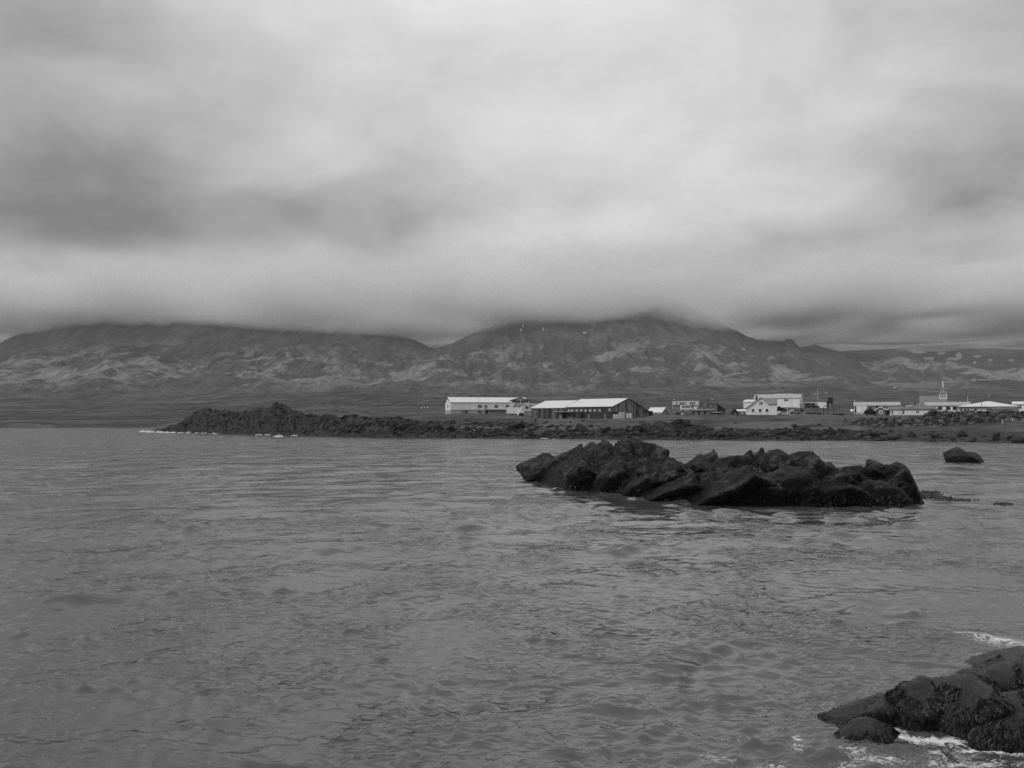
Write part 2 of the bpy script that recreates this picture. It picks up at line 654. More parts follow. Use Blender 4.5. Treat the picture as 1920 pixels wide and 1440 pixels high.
def make_ground_mats():
    # near land: tussock grass, dark shore rock, dark sand
    m, T = new_mat("shore_land")
    pos = T.new('ShaderNodeNewGeometry').outputs['Position']
    rock = T.attr('rock')
    beach = T.attr('beach')
    n1 = T.noise(pos, 0.05, 6.0, 0.62, 0.4)
    n2 = T.noise(pos, 0.55, 6.0, 0.68)
    n3 = T.noise(T.mapping(pos, scale=(1, 1, 2.2)), 2.3, 4.0, 0.7)
    n4 = T.noise(T.mapping(pos, scale=(0.25, 1, 1)), 0.16, 5.0, 0.6, 0.6)
    g = T.mapr(n1, 0.32, 0.68, 0.038, 0.095)
    g = T.math('MULTIPLY', g, T.mapr(n2, 0.25, 0.75, 0.55, 1.45, 'LINEAR'))
    g = T.math('MULTIPLY', g, T.mapr(n4, 0.35, 0.65, 0.75, 1.2))
    r = T.mapr(n2, 0.3, 0.72, 0.008, 0.052)
    r = T.math('MULTIPLY', r, T.mapr(n3, 0.3, 0.7, 0.55, 1.5, 'LINEAR'))
    pick = T.math('ADD', rock, T.math('MULTIPLY', T.math('SUBTRACT', n2, 0.5), 0.9))
    c = T.mix(T.mapr(pick, 0.36, 0.56), g, r)
    sand = T.mapr(n2, 0.3, 0.7, 0.030, 0.046, 'LINEAR')
    c = T.mix(T.mapr(T.math('ADD', beach, T.math('MULTIPLY', T.math('SUBTRACT', n2, 0.5), 0.3)), 0.4, 0.6), c, sand)
    hgt = T.math('ADD', n2, T.math('MULTIPLY', n3, 0.5))
    finish(T, c, 0.9, hgt, 0.8, 0.35, spec=0.15)
    M_land = m
    # hills: grass, moss, scree and old snow
    m, T = new_mat("hillside")
    pos = T.new('ShaderNodeNewGeometry').outputs['Position']
    nrm = T.new('ShaderNodeNewGeometry').outputs['Normal']
    sep = T.new('ShaderNodeSeparateXYZ')
    T.t.links.new(pos, sep.inputs[0])
    flat = T.mapping(pos, scale=(1.0, 0.55, 1.6))
    w = T.noise(flat, 0.0035, 3.0, 0.55, 0.0, out=1)
    fl = T.vmath('ADD', flat, T.vmath('SCALE', T.vmath('SUBTRACT', w, (0.5, 0.5, 0.5)), 260.0))
    a = T.noise(fl, 0.0042, 7.0, 0.60, 0.5)
    b = T.noise(fl, 0.016, 6.0, 0.62, 0.9)
    streak = T.noise(T.mapping(pos, scale=(1.0, 0.08, 0.30)), 0.030, 5.0, 0.62, 0.7)
    band = T.noise(T.mapping(pos, scale=(0.16, 1.0, 1.2)), 0.016, 5.0, 0.62, 0.8)
    fine = T.noise(flat, 0.07, 5.0, 0.65)
    pale = T.mapr(T.math('ADD', T.math('MULTIPLY', a, 0.6), T.math('MULTIPLY', b, 0.4)), 0.485, 0.555)
    up = T.mapr(sep.outputs[2], 230, 360)           # bare scree above, moss and grass below
    low = T.mapr(sep.outputs[2], 30, 130)
    c = T.mix(pale, 0.072, 0.185)
    c = T.mix(T.math('MULTIPLY', up, 0.8), c, T.mapr(streak, 0.35, 0.65, 0.078, 0.125))
    meadow = T.mapr(band, 0.40, 0.62, 0.050, 0.105)
    c = T.mix(low, meadow, c)
    c = T.math('MULTIPLY', c, T.mapr(fine, 0.3, 0.7, 0.72, 1.28, 'LINEAR'))
    c = T.math('MULTIPLY', c, T.mapr(streak, 0.32, 0.68, 0.80, 1.2))
    snow = T.mapr(T.math('ADD', T.attr('snow'), T.math('ADD', T.math('MULTIPLY', T.math('SUBTRACT', b, 0.5), 1.3), T.math('MULTIPLY', T.math('SUBTRACT', fine, 0.5), 0.8))), 0.50, 0.62)
    c = T.mix(snow, c, 0.62)
    hg = T.math('ADD', T.math('MULTIPLY', b, 14.0), T.math('MULTIPLY', streak, 14.0))
    hg = T.math('ADD', hg, T.math('MULTIPLY', fine, 4.0))
    finish(T, c, 0.95, hg, 1.0, 1.6, spec=0.05)
    return M_land, m


M_LAND, M_HILL = make_ground_mats()

rows_g = np.concatenate([np.linspace(190, 300, 105), np.linspace(300.75, 430, 170), np.linspace(433, 662, 75)])
X, Y = sheet(rows_g)
Z, ROCK, BEACH, SIN, LEFT = terrain(X, Y, True)
bmask = BEACH * (1 - sstep(SIN, 16, 22)) * (Y < 300)
me = mesh_np("ground", np.stack([X, Y, Z], 1), grid_faces(len(rows_g), NC))
add_attr(me, 'rock', ROCK)
add_attr(me, 'beach', bmask)
ground = obj_from("ground", me, M_LAND)
ground["kind"] = "structure"

rows_h = np.concatenate([np.geomspace(662, 2200, 90), np.linspace(2213, 4750, 180), np.linspace(4780, 5300, 10), np.linspace(5400, 6600, 12),
                         np.linspace(6615, 8500, 70), np.linspace(8700, 9800, 5)])
X, Y = sheet(rows_h)
Z = full_height(X, Y)
HILL_MAX = 700.0
Z = np.where(Z > 580, 580 + (HILL_MAX - 580) * (1 - np.exp(-(Z - 580) / (HILL_MAX - 580))), Z) * (Y < 6000) + Z * (Y >= 6000)
PX, PY = proj(X, Y, Z)
snow = np.zeros_like(X)
for (sx, sy, rx, ry, y0, y1) in [
        (1742, 656, 44, 2.6, 6000, 9000), (1722, 660, 12, 2.4, 6000, 9000), (1765, 662, 7, 3, 6000, 9000), (1743, 672, 10, 2.4, 6000, 9000),
        (1746, 679, 7, 2, 6000, 9000), (1798, 667, 5, 6.5, 6000, 9000), (1787, 673, 13, 2.4, 6000, 9000), (1832, 668, 7, 2, 6000, 9000),
        (1857, 675, 4, 2, 6000, 9000), (1896, 675, 5, 2, 6000, 9000), (1828, 680, 3, 2, 6000, 9000),
        (981, 612, 1.8, 4, 3500, 5000), (977, 619, 1.8, 3, 3500, 5000), (1018, 617, 1.6, 3, 3500, 5000), (1096, 624, 3, 1.8, 3500, 5000),
        (1394, 655, 4, 1.4, 3000, 5000)]:
    d = np.hypot((PX - sx) / rx, (PY - sy) / ry)
    snow = np.maximum(snow, np.where((Y > y0) & (Y < y1), np.clip(1.35 - d * 0.7, 0, 1), 0))
me = mesh_np("hills", np.stack([X, Y, Z], 1), grid_faces(len(rows_h), NC))
add_attr(me, 'snow', snow)
hills = obj_from("hills", me, M_HILL)
hills["kind"] = "structure"

# ------------------------------------------------------------------ sea
FOAM = [  # px, py, radius x, radius y (photo pixels), strength
    (1815, 1188, 48, 12, .72), (1868, 1202, 70, 13, .78), (1910, 1213, 40, 10, .7), (1850, 1232, 60, 10, .6),
    (1700, 1378, 34, 9, 1.0), (1760, 1385, 60, 10, 1.0), (1690, 1364, 12, 10, .9), (1840, 1398, 60, 10, .95), (1900, 1402, 60, 9, 1.0), (1775, 1410, 100, 20, .55),
    (1497, 1382, 16, 9, .8), (1500, 1400, 30, 12, .6), (1600, 1405, 70, 14, .62), (1650, 1418, 90, 12, .66), (1590, 1425, 60, 8, .6),
    (1350, 1420, 60, 14, .6), (1450, 1436, 80, 10, .62), (1820, 1428, 140, 14, .7), (1375, 1390, 60, 6, .5), (1120, 925, 30, 1.6, .6), (1300, 943, 40, 1.6, .55), (1450, 949, 50, 1.6, .5), (1620, 949, 60, 1.6, .5), (1005, 906, 30, 1.6, .5),
    (1700, 1165, 14, 3, .4), (1625, 1166, 14, 3, .5), (1180, 927, 24, 4, .8), (1062, 912, 10, 6, .9), (1236, 936, 30, 3, .55),
    (1640, 1290, 30, 5, .25), (1780, 1245, 40, 6, .3), (260, 897, 80, 2.2, .42), (410, 899, 40, 2, .38), (330, 893, 40, 1.6, .3),
]


def wave_field(X, Y, cell):
    rs = np.random.RandomState(11)
    H = np.zeros_like(X)
    DX = np.zeros_like(X)
    DY = np.zeros_like(X)
    lam = np.concatenate([np.geomspace(0.22, 0.9, 34), np.geomspace(0.9, 3.2, 26), np.geomspace(3.2, 11, 12)])
    grp = fbm2(X / 2.6, Y / 2.2, 3, 0.6) + 0.45 * fbm2(X / 15, Y / 20, 2)
    dfac = np.interp(Y, [10, 30, 80, 200], [1.0, 0.9, 0.58, 0.42])
    patch = (0.62 + 0.95 * sstep(grp, -0.05, 0.42)) * dfac
    grp2 = fbm2(X / 5.5 + 31, Y / 4.5, 3, 0.6) + 0.4 * fbm2(X / 30 + 8, Y / 34, 2)
    patch2 = (0.34 + 1.75 * sstep(grp2, 0.02, 0.45)) * np.interp(Y, [10, 30, 80, 200], [1.0, 0.95, 0.9, 0.8])
    for L in lam:
        k = 2 * np.pi / L
        th = math.radians(-76) + rs.normal() * (0.95 if L < 2 else 0.55 if L < 4 else 0.35)
        # steepness per component
        if L < 0.9:
            st = 0.046
        elif L < 3.2:
            st = 0.032
        else:
            st = 0.013
        amp = st / k * rs.uniform(0.5, 1.4)
        ph = rs.uniform(0, 6.28)
        fade = np.clip((L / cell - 2.2) / 2.5, 0, 1)
        if not np.any(fade > 0):
            continue
        arg = k * (X * math.cos(th) + Y * math.sin(th)) + ph + 1.2 * fbm2(X / (L * 7) + ph, Y / (L * 7), 1)
        w = fade * (patch if L < 0.9 else patch2 if L < 3.2 else 1.0)
        c, s_ = np.cos(arg), np.sin(arg)
        H += amp * w * c
        DX -= amp * (0.9 if L > 0.8 else 0.45) * w * math.cos(th) * s_
        DY -= amp * (0.9 if L > 0.8 else 0.45) * w * math.sin(th) * s_
    return H, DX, DY


def make_sea():
    NCW = 640
    Yd = np.geomspace(6.5, 720, 4000)
    dens = 0.42 * F * CAMH / Yd ** 2 * (Yd > 11.0) + 0.2 * F * CAMH / 121.0 * (Yd <= 11.0) * 0.5 + 62.0 / Yd + 0.12
    cum = np.concatenate([[0], np.cumsum((dens[1:] + dens[:-1]) / 2 * np.diff(Yd))])
    NR = 900
    rows = np.interp(np.linspace(0, cum[-1], NR), cum, Yd)
    tc = np.linspace(-0.70, 0.70, NCW)
    Yg, Tg = np.meshgrid(rows, tc, indexing='ij')
    X, Y = (Tg * Yg).ravel(), Yg.ravel()
    dr = np.gradient(rows)
    cell = np.maximum(np.repeat(dr, NCW), Y * (tc[1] - tc[0]))
    H, DX, DY = wave_field(X, Y, cell)
    # choppy water over a shoal and in the wash round the near rocks
    c = at(320, 896)
    sh = np.exp(-((X - c.x) / 5.0) ** 2 - ((Y - c.y) / 3.0) ** 2)
    H = H + sh * (0.16 + 0.10 * fbm2(X / 1.1, Y / 1.1, 3, ridged=True))
    c = at(1680, 1400)
    wash = np.exp(-((X - c.x) / 3.2) ** 2 - ((Y - c.y) / 1.1) ** 2)
    H = H + wash * (0.07 * fbm2(X / 0.55, Y / 0.42, 4, ridged=True) + 0.03 * fbm2(X / 0.2, Y / 0.2, 3))
    PX, PY = proj(X, Y, np.zeros_like(X))
    foam = np.zeros_like(X)
    for (fx, fy, rx, ry, st) in FOAM:
        c = at(fx, fy)
        ax = rx * c.y / F
        ay = abs(at(fx, fy - ry).y - at(fx, fy + ry).y) / 2
        d = np.hypot((X - c.x) / ax, (Y - c.y) / ay)
        foam = np.maximum(foam, st * np.clip(1.25 - 0.75 * d, 0, 1))
    me = mesh_np("sea", np.stack([X + DX, Y + DY, H], 1), grid_faces(NR, NCW))
    add_attr(me, 'foam', foam)
    m, T = new_mat("sea_water")
    pos = T.new('ShaderNodeNewGeometry').outputs['Position']
    f1 = T.noise(T.mapping(pos, scale=(1, 1, 0.3)), 3.2, 5.0, 0.62, 1.6)
    f2 = T.noise(T.mapping(pos, scale=(1, 1.3, 0.3)), 9.0, 4.0, 0.65, 1.0)
    web = T.math('SUBTRACT', 1.0, T.math('MULTIPLY', T.math('ABSOLUTE', T.math('SUBTRACT', f1, 0.5)), 5.0))
    fo = T.attr('foam')
    v = T.math('ADD', T.math('MULTIPLY', fo, 0.95), T.math('MULTIPLY', web, 0.55))
    v = T.math('ADD', v, T.math('MULTIPLY', T.math('SUBTRACT', f2, 0.5), 0.9))
    fm = T.math('MULTIPLY', T.mapr(v, 0.90, 1.35), T.mapr(fo, 0.05, 0.25))
    def crest(v):
        return T.math('SUBTRACT', 1.0, T.math('MULTIPLY', T.math('ABSOLUTE', T.math('SUBTRACT', v, 0.5)), 2.0))
    rip = crest(T.noise(T.mapping(pos, scale=(0.85, 1.2, 1), rot=(0, 0, math.radians(12))), 3.6, 1.2, 0.42, 0.5))
    rip2 = crest(T.noise(T.mapping(pos, scale=(0.8, 1.1, 1), rot=(0, 0, math.radians(10))), 1.15, 1.5, 0.45, 0.6))
    rip3 = T.noise(T.mapping(pos, scale=(0.8, 1.0, 1), rot=(0, 0, math.radians(8))), 0.42, 1.6, 0.5, 0.6)
    grp = T.noise(T.mapping(pos, scale=(1.0, 0.6, 1)), 0.24, 3.0, 0.55, 0.6)
    env = T.mapr(grp, 0.42, 0.64, 0.28, 1.6)
    far = T.new('ShaderNodeSeparateXYZ')
    T.t.links.new(pos, far.inputs[0])
    fy = far.outputs[1]
    hgt = T.math('ADD', T.math('MULTIPLY', rip, T.mapr(fy, 14, 80, 0.034, 0.012, 'LINEAR')), T.math('MULTIPLY', rip2, T.mapr(fy, 14, 70, 0.060, 0.060, 'LINEAR')))
    hgt = T.math('ADD', hgt, T.math('MULTIPLY', rip3, T.mapr(fy, 30, 120, 0.0, 0.075, 'LINEAR')))
    hgt = T.math('MULTIPLY', hgt, env)
    out = T.new('ShaderNodeOutputMaterial')
    b = T.new('ShaderNodeBsdfPrincipled')
    b.inputs['Base Color'].default_value = (0.060, 0.060, 0.060, 1)
    T.put(b.inputs['Roughness'], T.mapr(fy, 12, 200, 0.06, 0.16, 'LINEAR'))
    b.inputs['IOR'].default_value = 1.45
    bp = T.new('ShaderNodeBump')
    bp.inputs['Strength'].default_value = 1.0
    bp.inputs['Distance'].default_value = 1.0
    T.put(bp.inputs['Height'], hgt)
    T.t.links.new(bp.outputs[0], b.inputs['Normal'])
    fb = T.new('ShaderNodeBsdfPrincipled')
    fb.inputs['Base Color'].default_value = (0.62, 0.62, 0.62, 1)
    fb.inputs['Roughness'].default_value = 0.85
    mx = T.new('ShaderNodeMixShader')
    T.put(mx.inputs[0], fm)
    T.t.links.new(b.outputs[0], mx.inputs[1])
    T.t.links.new(fb.outputs[0], mx.inputs[2])
    T.t.links.new(mx.outputs[0], out.inputs[0])
    o = obj_from("sea", me, m)
    o["kind"] = "structure"
    # sea bed below, so that nothing is open underneath
    V = [(-1500, 4, -4), (1500, 4, -4), (1500, 720, -4), (-1500, 720, -4)]
    bed = obj_from("sea_bed", MB().add(V, [(0, 1, 2, 3)]).mesh("sea_bed"), simple_mat("sea_bed", 0.05))
    bed["kind"] = "structure"
    return o


make_sea()


# ------------------------------------------------------------------ low cloud over the hill tops
def make_cloud():
    """one closed bank of vapour; its own density thins out towards its near edge and in ragged gaps"""
    NX, NY = 120, 70
    tx = np.linspace(-0.95, 0.95, NX)
    yy = np.linspace(2300, 9200, NY)
    Yg, Tg = np.meshgrid(yy, tx, indexing='ij')
    X, Y = (Tg * (Yg * 0.8 + 900)).ravel(), Yg.ravel()
    px = 960 + F * X / Y
    base = 410 + 30 * fbm2(X / 900, Y / 1300, 3)
    base = base + np.interp(px, [-400, 60, 300, 640, 830, 1000, 1200, 1340, 1460, 1700, 2300], [14, 8, 4, -14, 4, 0, -2, -10, 18, 30, 50])
    base = base + np.clip(Y - 5000, 0, None) * 0.048
    n = NX * NY
    V = np.concatenate([np.stack([X, Y, base], 1), np.stack([X, Y, base + 190], 1)])
    q = grid_faces(NY, NX)
    faces = [q[:, ::-1], q + n]
    idx = np.arange(n).reshape(NY, NX)
    ring = np.concatenate([idx[0, :], idx[1:, -1], idx[-1, -2::-1], idx[-2:0:-1, 0]])
    nx = np.roll(ring, -1)
    faces.append(np.stack([ring, nx, nx + n, ring + n], 1))
    me = mesh_np("cloud_bank", V, np.concatenate(faces))
    m = bpy.data.materials.new("cloud_vapour")
    m.use_nodes = True
    T = NT(m.node_tree)
    out = T.new('ShaderNodeOutputMaterial')
    pv = T.new('ShaderNodeVolumePrincipled')
    pv.inputs['Color'].default_value = (0.93, 0.93, 0.93, 1)
    pos = T.new('ShaderNodeNewGeometry').outputs['Position']
    sep = T.new('ShaderNodeSeparateXYZ')
    T.t.links.new(pos, sep.inputs[0])
    nz = T.noise(T.mapping(pos, scale=(1.0, 0.55, 2.0)), 0.0028, 3.0, 0.55)
    ramp = T.mapr(sep.outputs[1], 2350, 4500)
    wisp = T.mapr(nz, 0.36, 0.62, 0.32, 1.9)
    low = T.mapr(sep.outputs[2], 405, 470, 0.25, 1.0)
    d = T.math('MULTIPLY', T.math('MULTIPLY', ramp, ramp), T.math('MULTIPLY', wisp, low))
    T.put(pv.inputs['Density'], T.math('MULTIPLY', d, 0.0075))
    T.t.links.new(pv.outputs[0], out.inputs['Volume'])
    m.cycles.volume_step_rate = 0.12
    o = obj_from("cloud_bank", me, m)
    o["kind"] = "stuff"
    o["label"] = "low grey cloud lying over the hill tops"
    o["category"] = "cloud"
    return o


make_cloud()

HAZE = 0.00004
if HAZE:
    m = bpy.data.materials.new("haze_air")
    m.use_nodes = True
    T = NT(m.node_tree)
    out = T.new('ShaderNodeOutputMaterial')
    pv = T.new('ShaderNodeVolumePrincipled')
    pv.inputs['Color'].default_value = (0.9, 0.9, 0.9, 1)
    pv.inputs['Density'].default_value = HAZE
    T.t.links.new(pv.outputs[0], out.inputs['Volume'])
    haze = MB().box(-9000, 9000, -300, 9900, -6, 760).build("haze", m)
    haze["kind"] = "stuff"
    haze["label"] = "thin grey sea haze lying over the bay"
    haze["category"] = "haze"
# ------------------------------------------------------------------ rocks
STRATA = Vector((-0.62, -0.18, 0.76)).normalized()      # bedding of the basalt


class Rock:
    """closed rock: a rounded polytope with bedding steps and fractal relief"""
    def __init__(self, seed, planes=13, sharp=18, amp=0.07, freq=2.2, step=0.0, strata=STRATA, dmin=0.72, dmax=1.0):
        r = np.random.RandomState(seed)
        n = r.normal(size=(planes, 3))
        s = np.array(strata)
        n[0], n[1] = s, -s
        t = np.cross(s, [0.3, 1, 0.2]); t /= np.linalg.norm(t)
        b = np.cross(s, t)
        n[2], n[3] = t + 0.15 * r.normal(size=3), -t + 0.15 * r.normal(size=3)
        n[4], n[5] = b + 0.15 * r.normal(size=3), -b + 0.15 * r.normal(size=3)
        n /= np.linalg.norm(n, axis=1)[:, None]
        self.n, self.d = n, r.uniform(dmin, dmax, planes)
        self.sharp, self.amp, self.freq, self.step, self.s = sharp, amp, freq, step, s
        self.off = r.uniform(-50, 50, 3)

    def radius(self, D):
        g = np.maximum(D @ self.n.T, 0) / self.d
        gauge = (g ** self.sharp).sum(1) ** (1.0 / self.sharp)
        rad = 1.0 / np.maximum(gauge, 0.35)
        P = D * rad[:, None]
        rad = rad * (1 + self.amp * fbm3(P * self.freq + self.off, 5, 0.55) + self.amp * 0.8 * (fbm3(P * self.freq * 1.9 + self.off + 9, 5, 0.6, ridged=True) - 0.3))
        if self.step:
            h = (P @ self.s) * 5.0 + 0.8 * fbm3(P * 1.5 + self.off, 2)
            rad = rad * (1 + self.step * (np.abs((h % 1.0) - 0.5) - 0.25))
        return rad


_ico = {}


def ico(level):
    if level not in _ico:
        bm = bmesh.new()
        bmesh.ops.create_icosphere(bm, subdivisions=level, radius=1.0)
        V = np.array([v.co[:] for v in bm.verts])
        Fc = np.array([[v.index for v in f.verts] for f in bm.faces])
        bm.free()
        _ico[level] = (V / np.linalg.norm(V, axis=1)[:, None], Fc)
    return _ico[level]


def rock_mesh(name, rock, size, level=4, rot=(0, 0, 0), smooth=True):
    D, Fc = ico(level)
    V = D * rock.radius(D)[:, None]
    R = np.array(Matrix.Rotation(rot[2], 3, 'Z') @ Matrix.Rotation(rot[1], 3, 'Y') @ Matrix.Rotation(rot[0], 3, 'X'))
    V = (V * np.array(size)) @ R.T
    return mesh_np(name, V, Fc, smooth), V


def make_rock_mats():
    # sea-worn basalt; everything below the tide mark wears a dark coat of weed
    m, T = new_mat("basalt")
    pos = T.new('ShaderNodeNewGeometry').outputs['Position']
    sep = T.new('ShaderNodeSeparateXYZ')
    T.t.links.new(pos, sep.inputs[0])
    n1 = T.noise(pos, 0.9, 6.0, 0.62, 0.4)
    n2 = T.noise(pos, 5.0, 6.0, 0.66, 0.2)
    s = T.noise(T.mapping(pos, scale=(1.6, 0.5, 2.2), rot=(0, math.radians(35), 0)), 2.6, 5.0, 0.65, 0.5)
    n5 = T.noise(pos, 14.0, 4.0, 0.7)
    c = T.mapr(n1, 0.47, 0.60, 0.007, 0.080)
    c = T.math('MULTIPLY', c, T.mapr(n2, 0.3, 0.7, 0.4, 1.7, 'LINEAR'))
    c = T.math('MULTIPLY', c, T.mapr(s, 0.35, 0.65, 0.7, 1.25))
    vo = T.new('ShaderNodeTexVoronoi', feature='DISTANCE_TO_EDGE')
    wv = T.vmath('ADD', pos, T.vmath('SCALE', T.noise(pos, 1.4, 3.0, 0.6, 0.0, out=1), 0.9))
    T.put(vo.inputs['Vector'], T.mapping(wv, scale=(1.5, 1.0, 0.75), rot=(0, math.radians(38), 0)))
    vo.inputs['Scale'].default_value = 1.25
    crack = T.mapr(vo.outputs['Distance'], 0.0, 0.055, 0.0, 1.0)
    c = T.math('MULTIPLY', c, T.mapr(crack, 0.0, 1.0, 0.30, 1.0, 'LINEAR'))
    tide = T.math('ADD', sep.outputs[2], T.math('MULTIPLY', T.math('SUBTRACT', n1, 0.5), 1.6))
    wet = T.mapr(tide, 0.55, 1.15, 1.0, 0.0)
    weed = T.mapr(n5, 0.35, 0.7, 0.006, 0.020)
    c = T.mix(T.math('MULTIPLY', wet, 0.85), c, weed)
    hg = T.math('ADD', T.math('MULTIPLY', n2, 1.0), T.math('MULTIPLY', s, 1.3))
    hg = T.math('ADD', hg, T.math('MULTIPLY', crack, 0.7))
    hg = T.math('ADD', hg, T.math('MULTIPLY', n5, T.math('ADD', 0.25, T.math('MULTIPLY', wet, 0.7))))
    finish(T, c, T.mix(wet, 0.6, 0.5), hg, 1.0, 0.55, spec=0.25)
    A = m
    m, T = new_mat("weedy_rock")
    pos = T.new('ShaderNodeNewGeometry').outputs['Position']
    n1 = T.noise(pos, 2.2, 5.0, 0.62, 0.4)
    n2 = T.noise(T.mapping(pos, scale=(1, 1, 0.25)), 22.0, 5.0, 0.7, 0.3)
    c = T.math('MULTIPLY', T.mapr(n1, 0.3, 0.7, 0.005, 0.014), T.mapr(n2, 0.3, 0.7, 0.6, 1.5, 'LINEAR'))
    n3 = T.noise(pos, 45.0, 3.0, 0.7)
    c = T.math('MULTIPLY', c, T.mapr(n3, 0.3, 0.7, 0.5, 1.6, 'LINEAR'))
    finish(T, c, T.mapr(n1, 0.35, 0.65, 0.16, 0.42), T.math('ADD', T.math('MULTIPLY', n2, 0.35), T.math('ADD', n1, T.math('MULTIPLY', n3, 0.22))), 1.0, 0.11, spec=0.5)
    B = m
    m, T = new_mat("rockweed")
    pos = T.new('ShaderNodeNewGeometry').outputs['Position']
    n1 = T.noise(pos, 3.0, 4.0, 0.6)
    n2 = T.noise(pos, 40.0, 2.0, 0.6)
    c = T.math('MULTIPLY', T.mapr(n1, 0.3, 0.7, 0.008, 0.026), T.mapr(n2, 0.3, 0.7, 0.6, 1.5, 'LINEAR'))
    finish(T, c, 0.5, None, spec=0.3)
    return A, B, m


M_BASALT, M_WEEDROCK, M_WEED = make_rock_mats()


def stone_mat(name, lo, hi):
    """each stone has its own tone"""
    m, T = new_mat(name)
    ri = T.new('ShaderNodeObjectInfo').outputs['Random']
    pos = T.new('ShaderNodeNewGeometry').outputs['Position']
    isl = T.new('ShaderNodeNewGeometry').outputs['Random Per Island']
    n = T.noise(pos, 1.6, 5.0, 0.65)
    k = T.math('FRACT', T.math('ADD', ri, isl))
    c = T.mapr(T.math('POWER', k, 1.6), 0.0, 1.0, lo, hi, 'LINEAR')
    c = T.math('MULTIPLY', c, T.mapr(n, 0.3, 0.7, 0.55, 1.5, 'LINEAR'))
    finish(T, c, 0.85, n, 0.7, 0.15, spec=0.2)
    return m


M_BOULDER = stone_mat("sea_wall_stone", 0.022, 0.095)
M_SHORE_ROCK = stone_mat("shore_rock", 0.010, 0.048)
M_SPRAY = simple_mat("sea_spray", 0.70, 0.8, 0.1, 4.0)


def boulder_part(name, parent, seed, c, size, level=4, rot=(0, 0, 0), mat=None, **kw):
    rk = Rock(seed, **kw)
    me, V = rock_mesh(name, rk, size, level, rot)
    o = obj_from(name, me, mat or M_BASALT, parent)
    o.location = c
    return o, V


